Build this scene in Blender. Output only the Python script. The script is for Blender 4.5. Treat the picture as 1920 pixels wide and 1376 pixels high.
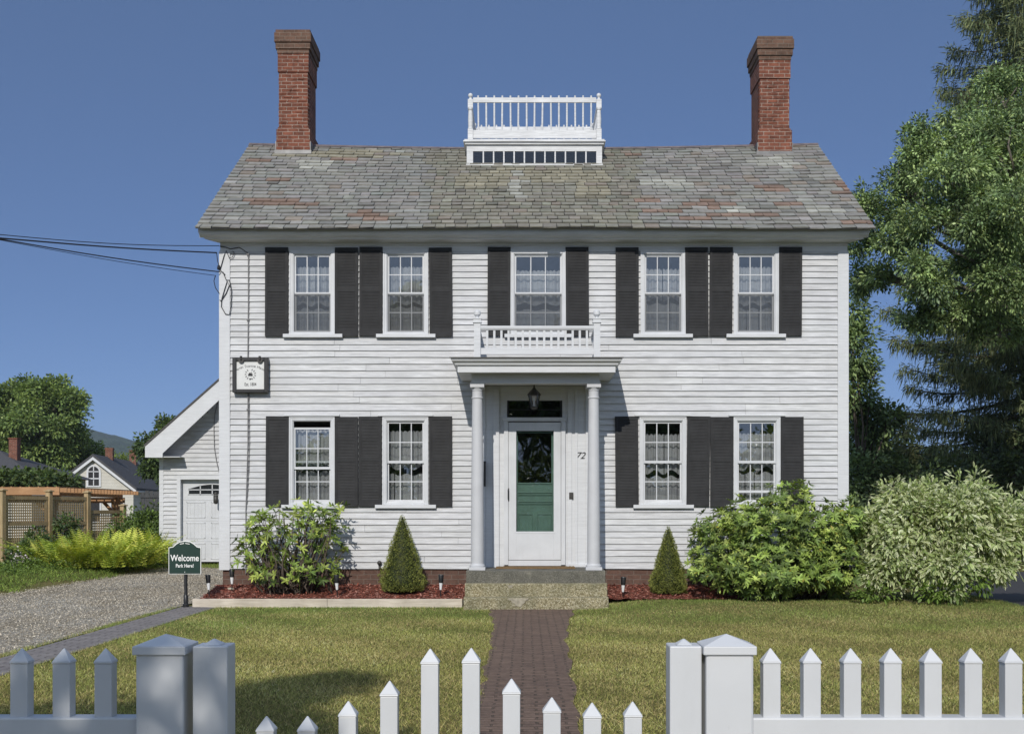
import bpy, math, random
import numpy as np
from mathutils import Vector, Matrix

for _o in list(bpy.data.objects):
    bpy.data.objects.remove(_o)
SC = bpy.context.scene
COL = SC.collection
R = math.radians
rng = np.random.RandomState(7)
random.seed(7)

# ------------------------------------------------------------------ camera, sky, sun
D, F, XC, YC, ZC = 20.87, 2400.0, 985.0, 955.0, 1.5     # survey of the place: facade plane is y = 0
cam = bpy.data.cameras.new('camera'); camo = bpy.data.objects.new('camera', cam); COL.objects.link(camo)
camo.location = (0, -D, ZC); camo.rotation_euler = (R(90), 0, 0)
cam.sensor_width = 36; cam.lens = F / 1920 * 36
cam.shift_x = (960 - XC) / 1920; cam.shift_y = (YC - 688) / 1920
cam.clip_start = .05; cam.clip_end = 9000
SC.camera = camo
SUN = Vector((-.15, -1, .64)).normalized()
EL = math.asin(SUN.z); AZ = math.atan2(SUN.x, SUN.y)
w = bpy.data.worlds.new('World'); SC.world = w; w.use_nodes = True
nt = w.node_tree; bg = nt.nodes['Background']
sky = nt.nodes.new('ShaderNodeTexSky'); sky.sky_type = 'NISHITA'; sky.sun_disc = False
sky.sun_elevation = EL; sky.sun_rotation = AZ % (2 * math.pi)
sky.air_density = .5; sky.dust_density = .6; sky.ozone_density = 6.0; sky.altitude = 1500
mxs = nt.nodes.new('ShaderNodeMix'); mxs.data_type = 'RGBA'; mxs.inputs[7].default_value = (.45, .75, 1.40, 1)   # deep even blue of a clear dry morning
tcw = nt.nodes.new('ShaderNodeTexCoord'); dt = nt.nodes.new('ShaderNodeVectorMath'); dt.operation = 'DOT_PRODUCT'; dt.inputs[1].default_value = SUN
mr_ = nt.nodes.new('ShaderNodeMapRange'); mr_.inputs[1].default_value = -.1; mr_.inputs[2].default_value = .6; mr_.inputs[3].default_value = 0; mr_.inputs[4].default_value = .75   # the sky is brighter on the sun's side
nt.links.new(tcw.outputs['Generated'], dt.inputs[0]); nt.links.new(dt.outputs['Value'], mr_.inputs[0]); mxs.inputs[0].default_value = .68
mx2 = nt.nodes.new('ShaderNodeMix'); mx2.data_type = 'RGBA'; mx2.inputs[7].default_value = (3.0, 3.7, 4.9, 1); nt.links.new(mr_.outputs[0], mx2.inputs[0])
nt.links.new(sky.outputs[0], mxs.inputs[6]); nt.links.new(mxs.outputs[2], mx2.inputs[6]); nt.links.new(mx2.outputs[2], bg.inputs[0]); bg.inputs[1].default_value = .15
sl = bpy.data.lights.new('sun', 'SUN'); sl.energy = 3.0; sl.angle = R(.5); sl.color = (1, .945, .865)
so = bpy.data.objects.new('sun', sl); COL.objects.link(so)
so.rotation_euler = (-SUN).to_track_quat('-Z', 'Y').to_euler(); so.location = (-6, -30, 30)
vs = SC.view_settings; vs.view_transform = 'Standard'; vs.look = 'None'; vs.exposure = .27; vs.gamma = 1
SC.cycles.max_bounces = 8; SC.cycles.transparent_max_bounces = 16

def wx(px, Y=0): return (px - XC) * (D + Y) / F
def wz(py, Y=0): return ZC + (YC - py) * (D + Y) / F
def at(px, py, Y): return Vector((wx(px, Y), Y, wz(py, Y)))
def proj(x, y, z): return XC + x * F / (D + y), YC - (z - ZC) * F / (D + y)

# ------------------------------------------------------------------ helpers
ORG = {}
def tag(o, label=None, cat=None, group=None, kind=None):
    if label: o['label'] = label
    if cat: o['category'] = cat
    if group: o['group'] = group
    if kind: o['kind'] = kind
    return o
def thing(name, loc, label, cat, group=None):
    o = bpy.data.objects.new(name, None); COL.objects.link(o); o.location = loc; o.empty_display_size = .2
    ORG[o] = Vector(loc); return tag(o, label, cat, group)
def link(name, me, parent=None):
    o = bpy.data.objects.new(name, me); COL.objects.link(o)
    if parent is not None:
        o.parent = parent; ORG[o] = ORG.get(parent, Vector())
    return o
def copy_tree(o, parent=None):
    c = o.copy(); COL.objects.link(c)
    if parent is not None: c.parent = parent
    ORG[c] = ORG.get(o, Vector())
    for ch in [x for x in o.children]: copy_tree(ch, c)
    return c

class MB:
    def __init__(s): s.v = []; s.f = []; s.c = []; s.has = False
    def add(s, vs, fs, col=None):
        n = len(s.v); s.v += [tuple(p) for p in vs]
        for f in fs: s.f.append(tuple(i + n for i in f)); s.c.append(col)
        if col is not None: s.has = True
        return s
    def box(s, x0, x1, y0, y1, z0, z1, col=None):
        return s.add([(x0,y0,z0),(x1,y0,z0),(x1,y1,z0),(x0,y1,z0),(x0,y0,z1),(x1,y0,z1),(x1,y1,z1),(x0,y1,z1)],
                     [(0,3,2,1),(4,5,6,7),(0,1,5,4),(1,2,6,5),(2,3,7,6),(3,0,4,7)], col)
    def beam(s, p, q, w, h, col=None, up=(0,0,1)):
        p, q = Vector(p), Vector(q); d = (q - p).normalized(); u = Vector(up)
        a = d.cross(u).normalized() * w / 2; b = a.cross(d).normalized() * h / 2
        return s.add([p-a-b, p+a-b, p+a+b, p-a+b, q-a-b, q+a-b, q+a+b, q-a+b],
                     [(3,2,1,0),(4,5,6,7),(0,1,5,4),(1,2,6,5),(2,3,7,6),(3,0,4,7)], col)
    def tube(s, pts, r, n=7, col=None):
        pts = [Vector(p) for p in pts]; rr = r if hasattr(r, '__len__') else [r] * len(pts)
        vs = []; a = None
        for i, p in enumerate(pts):
            d = (pts[min(i+1, len(pts)-1)] - pts[max(i-1, 0)]).normalized()
            if a is None: a = d.orthogonal().normalized()
            a = (a - d * a.dot(d)).normalized(); b = d.cross(a)
            vs += [p + (a * math.cos(2*math.pi*k/n) + b * math.sin(2*math.pi*k/n)) * rr[i] for k in range(n)]
        fs = [(i*n+k, i*n+(k+1) % n, (i+1)*n+(k+1) % n, (i+1)*n+k) for i in range(len(pts)-1) for k in range(n)]
        fs += [tuple(range(n))[::-1], tuple(range((len(pts)-1)*n, len(pts)*n))]
        return s.add(vs, fs, col)
    def lathe(s, cx, cy, prof, n=20, col=None):
        vs = [(cx + r*math.cos(2*math.pi*k/n), cy + r*math.sin(2*math.pi*k/n), z) for r, z in prof for k in range(n)]
        m = len(prof)
        fs = [(i*n+k, i*n+(k+1) % n, (i+1)*n+(k+1) % n, (i+1)*n+k) for i in range(m-1) for k in range(n)]
        fs += [tuple(range(n))[::-1], tuple(range((m-1)*n, m*n))]
        return s.add(vs, fs, col)
    def prism(s, poly, y0, y1, col=None):          # polygon in x,z pushed along y
        n = len(poly)
        return s.add([(x, y0, z) for x, z in poly] + [(x, y1, z) for x, z in poly],
                     [tuple(range(n)), tuple(range(n, 2*n))[::-1]] + [((i+1) % n, i, n+i, n+(i+1) % n) for i in range(n)], col)
    def along(s, prof, x0, x1, m0=0, m1=0, col=None):   # profile (y,z) run along x, ends mitred: x grows with -y
        n = len(prof)
        return s.add([(x0 + m0*y, y, z) for y, z in prof] + [(x1 - m1*y, y, z) for y, z in prof],
                     [tuple(range(n))[::-1], tuple(range(n, 2*n))] + [(i, (i+1) % n, n+(i+1) % n, n+i) for i in range(n)], col)
    def pyramid(s, x0, x1, y0, y1, z0, z1, col=None):
        return s.add([(x0,y0,z0),(x1,y0,z0),(x1,y1,z0),(x0,y1,z0),((x0+x1)/2,(y0+y1)/2,z1)],
                     [(0,3,2,1),(0,1,4),(1,2,4),(2,3,4),(3,0,4)], col)
    def build(s, name, m, parent=None, smooth=False, bevel=0, angle=None):
        og = ORG.get(parent, Vector()) if parent is not None else Vector()
        me = bpy.data.meshes.new(name)
        me.from_pydata([(p[0]-og.x, p[1]-og.y, p[2]-og.z) for p in s.v], [], s.f); me.validate()
        if s.has:
            at_ = me.attributes.new('Col', 'FLOAT_COLOR', 'FACE')
            at_.data.foreach_set('color', np.array([(*(c or (1, 1, 1)), 1) for c in s.c], dtype=np.float32).ravel())
        me.materials.append(m)
        if smooth: me.polygons.foreach_set('use_smooth', [True] * len(me.polygons))
        o = link(name, me, parent)
        if smooth and angle:
            try: me.set_sharp_from_angle(angle=R(angle))
            except Exception: pass
        if bevel:
            b = o.modifiers.new('Bevel', 'BEVEL'); b.width = bevel; b.segments = 2; b.limit_method = 'ANGLE'; b.angle_limit = R(40)
        return o

def np_mesh(name, V, Fc, m, parent=None, col=None, smooth=False):
    og = ORG.get(parent, Vector()) if parent is not None else Vector()
    V = np.asarray(V, np.float32) - np.array(og, np.float32)
    k = Fc.shape[1]; me = bpy.data.meshes.new(name)
    me.vertices.add(len(V)); me.vertices.foreach_set('co', V.ravel())
    me.loops.add(Fc.size); me.loops.foreach_set('vertex_index', Fc.ravel().astype(np.int32))
    me.polygons.add(len(Fc)); me.polygons.foreach_set('loop_start', np.arange(len(Fc), dtype=np.int32) * k)
    me.update(calc_edges=True)
    if col is not None:
        a = me.attributes.new('Col', 'FLOAT_COLOR', 'POINT')
        a.data.foreach_set('color', np.concatenate([col, np.ones((len(col), 1))], 1).astype(np.float32).ravel())
    if smooth: me.polygons.foreach_set('use_smooth', np.ones(len(Fc), bool))
    me.materials.append(m)
    return link(name, me, parent)

# ------------------------------------------------------------------ materials
class NT:
    def __init__(s, name):
        s.m = bpy.data.materials.new(name); s.m.use_nodes = True; s.t = s.m.node_tree; s.p = s.t.nodes['Principled BSDF']
        s.out = s.t.nodes['Material Output']; s.co = s.t.nodes.new('ShaderNodeTexCoord').outputs['Object']
    def n(s, kind, **kw):
        nd = s.t.nodes.new('ShaderNode' + kind)
        for k, v in kw.items():
            if k in nd.inputs: s.set(nd.inputs[k], v)
            else: setattr(nd, k, v)
        return nd
    def set(s, inp, v):
        if isinstance(v, bpy.types.NodeSocket): s.t.links.new(v, inp)
        elif hasattr(v, '__len__') and len(v) == 3 and inp.type == 'RGBA': inp.default_value = (*v, 1)
        else: inp.default_value = v
    def map(s, scale=(1,1,1), rot=(0,0,0), loc=(0,0,0), co=None):
        nd = s.n('Mapping'); s.set(nd.inputs['Vector'], co or s.co); nd.inputs['Scale'].default_value = scale
        nd.inputs['Rotation'].default_value = rot; nd.inputs['Location'].default_value = loc; return nd.outputs[0]
    def noise(s, scale, detail=4, rough=.55, co=None, dist=0):
        nd = s.n('TexNoise', Scale=scale, Detail=detail, Roughness=rough, Distortion=dist); s.set(nd.inputs['Vector'], co or s.co); return nd.outputs['Fac']
    def ramp(s, fac, stops):
        nd = s.n('ValToRGB'); s.set(nd.inputs['Fac'], fac); e = nd.color_ramp.elements
        while len(e) < len(stops): e.new(.5)
        for i, (p, c) in enumerate(stops):
            e[i].position = p; e[i].color = (*(c if hasattr(c, '__len__') else (c, c, c)), 1)
        return nd.outputs[0]
    def mix(s, fac, a, b, mode='MIX'):
        nd = s.t.nodes.new('ShaderNodeMix'); nd.data_type = 'RGBA'; nd.blend_type = mode
        s.set(nd.inputs[0], fac); s.set(nd.inputs[6], a); s.set(nd.inputs[7], b); return nd.outputs[2]
    def math(s, op, a, b=0.0):
        nd = s.n('Math', operation=op); s.set(nd.inputs[0], a); s.set(nd.inputs[1], b); return nd.outputs[0]
    def attr(s, name='Col'): return s.n('Attribute', attribute_name=name).outputs['Color']
    def bump(s, h, strength=.3, dist=.01):
        nd = s.n('Bump', Strength=strength, Distance=dist); s.set(nd.inputs['Height'], h); s.set(s.p.inputs['Normal'], nd.outputs[0])
    def done(s, base=None, rough=.6, spec=.4, metal=0):
        if base is not None: s.set(s.p.inputs['Base Color'], base)
        s.set(s.p.inputs['Roughness'], rough); s.set(s.p.inputs['Specular IOR Level'], spec); s.set(s.p.inputs['Metallic'], metal)
        return s.m

def plain(name, c, rough=.55, var=.12, scale=6, spec=.4, bump=0, metal=0):
    t = NT(name); n = t.noise(scale, 5)
    b = t.ramp(n, [(.3, tuple(x*(1-var) for x in c)), (.7, tuple(min(1, x*(1+var)) for x in c))])
    if bump: t.bump(t.noise(scale*8, 4), bump, .004)
    return t.done(b, rough, spec, metal)

def m_paint(name, c, grime=.25, tinted=False):      # old exterior paint, weathered along the grain
    t = NT(name)
    streak = t.noise(1, 6, .65, t.map((3, 3, 46)))
    blot = t.noise(2.3, 5, .6)
    flake = t.ramp(t.noise(38, 5, .7, t.map((.45, 1, 2.2))), [(.66, 0.), (.72, 1.)])
    b = t.ramp(streak, [(.32, tuple(x*(1-grime) for x in c)), (.62, c)])
    b = t.mix(t.ramp(blot, [(.35, .35*grime/.25), (.62, 0.)]), b, tuple(x*.72 for x in c))
    b = t.mix(t.math('MULTIPLY', flake, t.ramp(blot, [(.5, 0.), (.68, .55)])), b, (.33, .31, .28))
    if tinted: b = t.mix(1.0, b, t.attr(), 'MULTIPLY')
    t.bump(streak, .25, .004)
    return t.done(b, .62, .3)

M = {}
M['clap'] = m_paint('clapboard_paint', (.64, .65, .665), .36, True)
M['trim'] = m_paint('trim_paint', (.62, .635, .655), .14)
M['oldtrim'] = m_paint('worn_trim_paint', (.72, .73, .74), .35)
def m_vinyl():
    t = NT('white_vinyl'); b = t.ramp(t.noise(3, 5), [(.3, (.52, .535, .555)), (.7, (.60, .615, .635))])
    sc = t.math('MULTIPLY', t.ramp(t.noise(70, 6, .75, t.map((1, 1, .5))), [(.66, 0.), (.70, 1.)]), t.ramp(t.noise(4.5, 3), [(.56, 0.), (.68, .7)]))
    b = t.mix(sc, b, (.16, .16, .16)); b = t.mix(t.ramp(t.noise(1, 5, .6, t.map((9, 9, 1.2))), [(.5, 0.), (.8, .22)]), b, (.36, .37, .36))
    return t.done(b, .38, .45)
M['vinyl'] = m_vinyl()
M['column'] = plain('column_paint', (.50, .51, .53), .5, .05, 5, .4, .05)
M['shutter'] = plain('shutter_paint', (.030, .0305, .032), .6, .2, 7, .15)
M['black'] = plain('black_metal', (.013, .013, .014), .4, .2, 20, .5)
M['iron'] = plain('dark_iron', (.035, .033, .03), .5, .2, 30, .5)
M['dark'] = plain('dark_gap', (.02, .02, .022), .8, .2)
M['green_door'] = plain('green_door_paint', (.048, .105, .08), .45, .12, 6)
M['sign_green'] = plain('sign_green', (.012, .036, .028), .4, .06, 4)
M['white'] = plain('sign_white', (.80, .80, .78), .45, .03, 4)
M['sign_board'] = plain('sign_board', (.62, .63, .62), .5, .06, 5)
M['lens'] = plain('frosted_lens', (.72, .73, .74), .25, .04, 9, .6)
M['plaster'] = plain('plaster', (.25, .24, .22), .8, .05)
M['flash'] = plain('flashing_metal', (.15, .15, .15), .45, .2, 6, .5, 0, .6)
M['ridgecap'] = plain('ridge_metal', (.16, .13, .125), .6, .3, 9)
M['mat'] = plain('coir_mat', (.20, .13, .065), .95, .3, 60, .1, .6)
M['rock'] = plain('field_rock', (.42, .38, .30), .85, .3, 14, .2, .5)
M['wire'] = plain('wire_rubber', (.012, .013, .016), .6, .1)
M['wire_grey'] = plain('wire_grey', (.16, .16, .165), .6, .1)

def m_glass(name, boost=1.6, tint=(1, 1, 1)):
    t = NT(name); t.t.nodes.remove(t.p)
    fr = t.n('Fresnel', IOR=1.5).outputs[0]; fac = t.math('MINIMUM', t.math('MULTIPLY', fr, boost), 1.0)
    tr = t.n('BsdfTransparent', Color=tint); gl = t.n('BsdfGlossy', Roughness=.004); gl.inputs['Color'].default_value = (.95, .97, 1, 1)
    nz = t.noise(1.7, 2); bp = t.n('Bump', Strength=.06, Distance=.02); t.set(bp.inputs['Height'], nz); t.set(gl.inputs['Normal'], bp.outputs[0])
    mx = t.n('MixShader'); t.set(mx.inputs[0], fac); t.set(mx.inputs[1], tr.outputs[0]); t.set(mx.inputs[2], gl.outputs[0])
    t.set(t.out.inputs[0], mx.outputs[0]); return t.m
M['glass'] = m_glass('window_glass', 2.6, (.9, .92, .92))
M['storm_glass'] = m_glass('storm_glass', .55)
M['glass_dark'] = m_glass('dark_glass', 2.0, (.35, .37, .37))
def m_sheer(name, c, alpha, trans):
    t = NT(name); t.t.nodes.remove(t.p)
    df = t.n('BsdfDiffuse'); cl = t.mix(1.0, c, t.attr(), 'MULTIPLY'); t.set(df.inputs[0], cl)
    tl = t.n('BsdfTranslucent'); t.set(tl.inputs[0], cl); tp = t.n('BsdfTransparent')
    a = t.n('MixShader'); a.inputs[0].default_value = trans; t.set(a.inputs[1], df.outputs[0]); t.set(a.inputs[2], tl.outputs[0])
    b = t.n('MixShader'); b.inputs[0].default_value = alpha; t.set(b.inputs[1], tp.outputs[0]); t.set(b.inputs[2], a.outputs[0])
    t.set(t.out.inputs[0], b.outputs[0]); return t.m
M['lace'] = m_sheer('lace', (.72, .71, .73), .8, .3)
def m_screen():
    t = NT('insect_mesh'); t.t.nodes.remove(t.p)
    df = t.n('BsdfDiffuse'); df.inputs[0].default_value = (.10, .105, .11, 1); tp = t.n('BsdfTransparent')
    b = t.n('MixShader'); b.inputs[0].default_value = .42; t.set(b.inputs[1], tp.outputs[0]); t.set(b.inputs[2], df.outputs[0])
    t.set(t.out.inputs[0], b.outputs[0]); return t.m
M['screen'] = m_screen()

def m_brick(name, c1, c2, mortar, bw, bh, ms=.008, scalev=1.0, axes='xz', dirt=.5, bump=.6):
    t = NT(name)
    sp = t.n('SeparateXYZ'); t.set(sp.inputs[0], t.co); cb = t.n('CombineXYZ')
    if axes == 'xz': t.set(cb.inputs[0], t.math('ADD', sp.outputs[0], sp.outputs[1])); t.set(cb.inputs[1], sp.outputs[2])
    else: t.set(cb.inputs[0], sp.outputs[0]); t.set(cb.inputs[1], sp.outputs[1])
    wob = t.n('TexNoise', Scale=5.0, Detail=3.0); t.set(wob.inputs['Vector'], t.co)
    wv = t.n('VectorMath', operation='SCALE'); t.set(wv.inputs[0], wob.outputs['Color']); wv.inputs['Scale'].default_value = .02 if axes == 'xz' else .05
    ad = t.n('VectorMath', operation='ADD'); t.set(ad.inputs[0], cb.outputs[0]); t.set(ad.inputs[1], wv.outputs[0])
    b = t.n('TexBrick'); t.set(b.inputs['Vector'], ad.outputs[0]); b.inputs['Scale'].default_value = 1
    b.inputs['Brick Width'].default_value = bw; b.inputs['Row Height'].default_value = bh; b.inputs['Mortar Size'].default_value = ms
    b.inputs['Mortar Smooth'].default_value = .3; b.inputs['Bias'].default_value = -.1
    t.set(b.inputs['Color1'], c1); t.set(b.inputs['Color2'], c2); t.set(b.inputs['Mortar'], mortar)
    c = t.mix(t.ramp(t.noise(7, 6, .65), [(.4, 0.), (.75, dirt)]), b.outputs['Color'], tuple(x*.35 for x in c2))
    c = t.mix(t.ramp(t.noise(22, 5, .7), [(.35, .35), (.6, 0.)]), c, tuple(min(1, x*1.5) for x in c1))
    h = t.math('ADD', t.math('MULTIPLY', b.outputs['Fac'], -1.0), t.math('MULTIPLY', t.noise(60, 4), .5))
    t.bump(h, bump, .012)
    return t.done(c, .85, .2)
M['brick'] = m_brick('chimney_brick', (.215, .078, .048), (.105, .043, .03), (.36, .29, .24), .20, .068, .0075, dirt=.75, bump=1.0)
M['cap_brick'] = m_brick('weathered_brick', (.15, .085, .06), (.09, .06, .045), (.20, .17, .14), .20, .068, .0055, dirt=.7)
M['found'] = m_brick('foundation_brick', (.125, .072, .055), (.09, .055, .044), (.16, .13, .11), .22, .075, .007, dirt=.5)
M['walk'] = m_brick('walkway_brick', (.19, .13, .098), (.125, .086, .068), (.075, .058, .044), .21, .098, .011, axes='xy', dirt=.45, bump=1.0)
M['paver'] = m_brick('paver_brick', (.25, .23, .22), (.17, .155, .155), (.08, .07, .06), .23, .115, .01, axes='xy', dirt=.35, bump=.8)

def m_slate():
    t = NT('roof_slate'); a = t.attr(); n = t.noise(9, 6, .7); n2 = t.noise(45, 4, .7)
    c = t.mix(t.ramp(n, [(.35, .5), (.65, 0.)]), a, t.mix(1.0, a, (.5, .5, .48), 'MULTIPLY'))
    c = t.mix(t.ramp(n2, [(.55, 0.), (.8, .4)]), c, (.32, .31, .26))
    t.bump(t.math('ADD', n, n2), .35, .006); return t.done(c, .75, .3)
M['slate'] = m_slate()
def m_aggregate():
    t = NT('aggregate_concrete'); v = t.n('TexVoronoi', Scale=75.0); t.set(v.inputs['Vector'], t.co)
    sp = t.n('SeparateColor'); t.set(sp.inputs[0], v.outputs['Color'])
    c = t.ramp(sp.outputs[0], [(0., (.13, .11, .06)), (.45, (.29, .25, .15)), (.75, (.39, .35, .225)), (1., (.56, .52, .40))])
    c = t.mix(t.ramp(t.noise(3, 5, .6), [(.4, .5), (.65, 0.)]), c, (.10, .105, .065))
    t.bump(v.outputs['Distance'], .8, .008); return t.done(c, .9, .2)
M['aggr'] = m_aggregate()
def m_stone():
    t = NT('granite_step'); c = t.ramp(t.noise(4, 8, .7), [(.3, (.05, .05, .04)), (.55, (.105, .10, .08)), (.75, (.25, .235, .19))])
    c = t.mix(t.ramp(t.noise(90, 2), [(.45, 0.), (.7, .5)]), c, (.32, .31, .28)); t.bump(t.noise(60, 5), .4, .005); return t.done(c, .85, .25)
M['stone'] = m_stone()
M['cement'] = plain('cement_patch', (.31, .285, .22), .9, .35, 14, .2, .4)
def m_wood(name, c1, c2, scale=(2, 30, 30), rot=(0,0,0)):
    t = NT(name); n = t.noise(1, 6, .6, t.map(scale, rot), 1.2); n2 = t.noise(2.5, 4)
    c = t.ramp(n, [(.3, c1), (.65, c2)]); c = t.mix(t.ramp(n2, [(.35, .4), (.7, 0.)]), c, tuple(x*.55 for x in c1)); t.bump(n, .3, .004)
    return t.done(c, .8, .2)
M['timber'] = m_wood('weathered_timber', (.46, .40, .32), (.66, .60, .51))
M['lattice'] = m_wood('lattice_wood', (.33, .245, .13), (.48, .37, .22), (30, 30, 3))
M['cedar'] = m_wood('cedar', (.36, .195, .095), (.50, .30, .16))
M['bark'] = m_wood('bark', (.07, .055, .042), (.16, .13, .105), (14, 14, 2))
M['bark_pale'] = m_wood('pale_bark', (.14, .12, .10), (.28, .25, .215), (14, 14, 2))

def m_leaf(name, trans=.28, rough=.45, spec=.35):
    t = NT(name); a = t.attr(); c = t.mix(t.ramp(t.noise(3, 3), [(.3, .25), (.7, 0.)]), a, t.mix(1.0, a, (.6, .65, .55), 'MULTIPLY'))
    t.done(c, rough, spec); tl = t.n('BsdfTranslucent'); t.set(tl.inputs[0], t.mix(1.0, c, (1.25, 1.2, .6), 'MULTIPLY'))
    mx = t.n('MixShader'); mx.inputs[0].default_value = trans; t.set(mx.inputs[1], t.p.outputs[0]); t.set(mx.inputs[2], tl.outputs[0])
    t.set(t.out.inputs[0], mx.outputs[0]); return t.m
M['leaf'] = m_leaf('leaf'); M['needle'] = m_leaf('needle', .1, .6, .2); M['glossleaf'] = m_leaf('glossy_leaf', .22, .48, .35)
M['grassblade'] = m_leaf('grass_blade', .25, .6, .2)
def m_lawn():
    t = NT('lawn_soil'); n = t.noise(.9, 5, .6); n2 = t.noise(40, 4, .7)
    c = t.ramp(n, [(.35, (.15, .155, .05)), (.6, (.23, .195, .08))]); c = t.mix(t.ramp(n2, [(.35, .6), (.65, 0.)]), c, (.09, .09, .03))
    t.bump(n2, 1.0, .03); return t.done(c, .95, .05)
M['lawn'] = m_lawn()
def m_gravel():
    t = NT('gravel'); v = t.n('TexVoronoi', Scale=48.0); t.set(v.inputs['Vector'], t.co); sp = t.n('SeparateColor'); t.set(sp.inputs[0], v.outputs['Color'])
    c = t.ramp(sp.outputs[0], [(0., (.19, .175, .145)), (.5, (.42, .39, .33)), (1., (.75, .71, .62))])
    big = t.noise(.7, 5, .65, t.map((1, .35, 1)))
    c = t.mix(t.ramp(t.noise(9, 6, .8), [(.42, .75), (.56, 0.)]), c, (.19, .175, .15)); c = t.mix(t.ramp(big, [(.42, 0.), (.62, .7)]), c, (.27, .22, .15)); c = t.mix(t.ramp(t.noise(6, 4), [(.55, 0.), (.75, .5)]), c, (.17, .165, .09))
    t.bump(t.math('ADD', v.outputs['Distance'], t.noise(4, 3)), .8, .02); return t.done(c, .95, .1)
M['gravel'] = m_gravel()
M['asphalt'] = plain('asphalt', (.062, .062, .066), .9, .3, 50, .2, .7)
M['concrete'] = plain('concrete', (.36, .35, .33), .9, .12, 8, .2, .4)
def m_mulch():
    t = NT('red_mulch'); v = t.n('TexVoronoi', Scale=42.0); t.set(v.inputs['Vector'], t.map((1, 2.2, 1), (0, 0, .6))); sp = t.n('SeparateColor'); t.set(sp.inputs[0], v.outputs['Color'])
    c = t.ramp(sp.outputs[0], [(0., (.07, .025, .018)), (.5, (.19, .062, .042)), (1., (.31, .125, .09))]); t.bump(v.outputs['Distance'], 1.0, .03); return t.done(c, .9, .1)
M['mulch'] = m_mulch()
M['chip'] = NT('mulch_chip'); M['chip'] = M['chip'].done(M['chip'].attr(), .9, .1)

# ------------------------------------------------------------------ leaves
def unit(a): return a / np.maximum(np.linalg.norm(a, axis=1, keepdims=True), 1e-9)
def leaves(name, P, Dr, N, L, Wd, col, m, parent, shape=4, edge=None, droop=.15, fold=.25):
    n = len(P); Dr = unit(Dr); S = unit(np.cross(Dr, N)); N = np.cross(S, Dr)
    L = np.broadcast_to(np.asarray(L, float).reshape(-1, 1), (n, 1)); Wd = np.broadcast_to(np.asarray(Wd, float).reshape(-1, 1), (n, 1))
    dn = np.array([[0, 0, -1.]])
    def pt(a, s, up=0): return P + Dr*L*a + S*Wd*s*.5 + N*Wd*abs(s)*fold*.5 + dn*L*droop*a*a
    if shape == 4:
        V = np.stack([pt(0, 0), pt(.5, 1), pt(1, 0), pt(.5, -1)], 1); k = 4; T = np.array([[0, 1, 2], [0, 2, 3]])
        cc = np.repeat(col[:, None, :], 4, 1)
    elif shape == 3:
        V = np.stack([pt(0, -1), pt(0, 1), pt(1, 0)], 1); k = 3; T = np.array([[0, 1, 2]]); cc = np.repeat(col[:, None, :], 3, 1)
        cc[:, :2] *= .6  # shade between the blades put into the colour: bases darker
    else:
        V = np.stack([pt(0, 0), pt(.28, .85), pt(.68, .9), pt(1, 0), pt(.68, -.9), pt(.28, -.85), pt(.5, 0)], 1); k = 7
        T = np.array([[0, 1, 6], [1, 2, 6], [2, 3, 6], [3, 4, 6], [4, 5, 6], [5, 0, 6]]); cc = np.repeat(col[:, None, :], 7, 1)
        if edge is not None: cc[:, 1:6] = edge[:, None, :]
    Fc = (np.arange(n)[:, None, None]*k + T[None]).reshape(-1, 3)
    return np_mesh(name, V.reshape(-1, 3), Fc, m, parent, cc.reshape(-1, 3))
def palette(n, cols, var=.2, r=None):
    r = r or rng; c = np.array(cols)[r.randint(len(cols), size=n)]; return np.clip(c * (1 + var * r.randn(n, 1)), .004, 1)
def rand_dirs(n, r=None): return unit((r or rng).randn(n, 3))

def clump_points(clumps, per_m2, r, shell=.62, sub=0):
    P = []; O = []
    if sub:
        big = clumps; clumps = []
        for c, rad in big:
            rad = np.array(rad if hasattr(rad, '__len__') else (rad,)*3, float); d = rand_dirs(sub, r); q = rad*(.42+.18*r.rand(sub, 1))
            clumps += [(np.array(c)+d[i]*rad*.72, q[i]*np.array([1.1, 1.1, .75])) for i in range(sub)]
    for c, rad in clumps:
        rad = np.array(rad if hasattr(rad, '__len__') else (rad,)*3, float); area = 4*math.pi*(rad.prod() ** (2/3))
        n = max(6, int(area*per_m2)); d = rand_dirs(n, r)
        rr = np.where(r.rand(n) < .72, shell + (1-shell)*r.rand(n), .25 + .5*r.rand(n))
        wob = 1 + .16*np.sin(d[:, 0]*5 + c[0]*3) + .14*np.sin(d[:, 2]*6 + c[2]*2) + .1*np.sin(d[:, 1]*7 + c[1])
        P.append(np.array(c) + d*rad*(rr*wob)[:, None]); O.append(d)
    return np.concatenate(P), np.concatenate(O)

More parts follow.
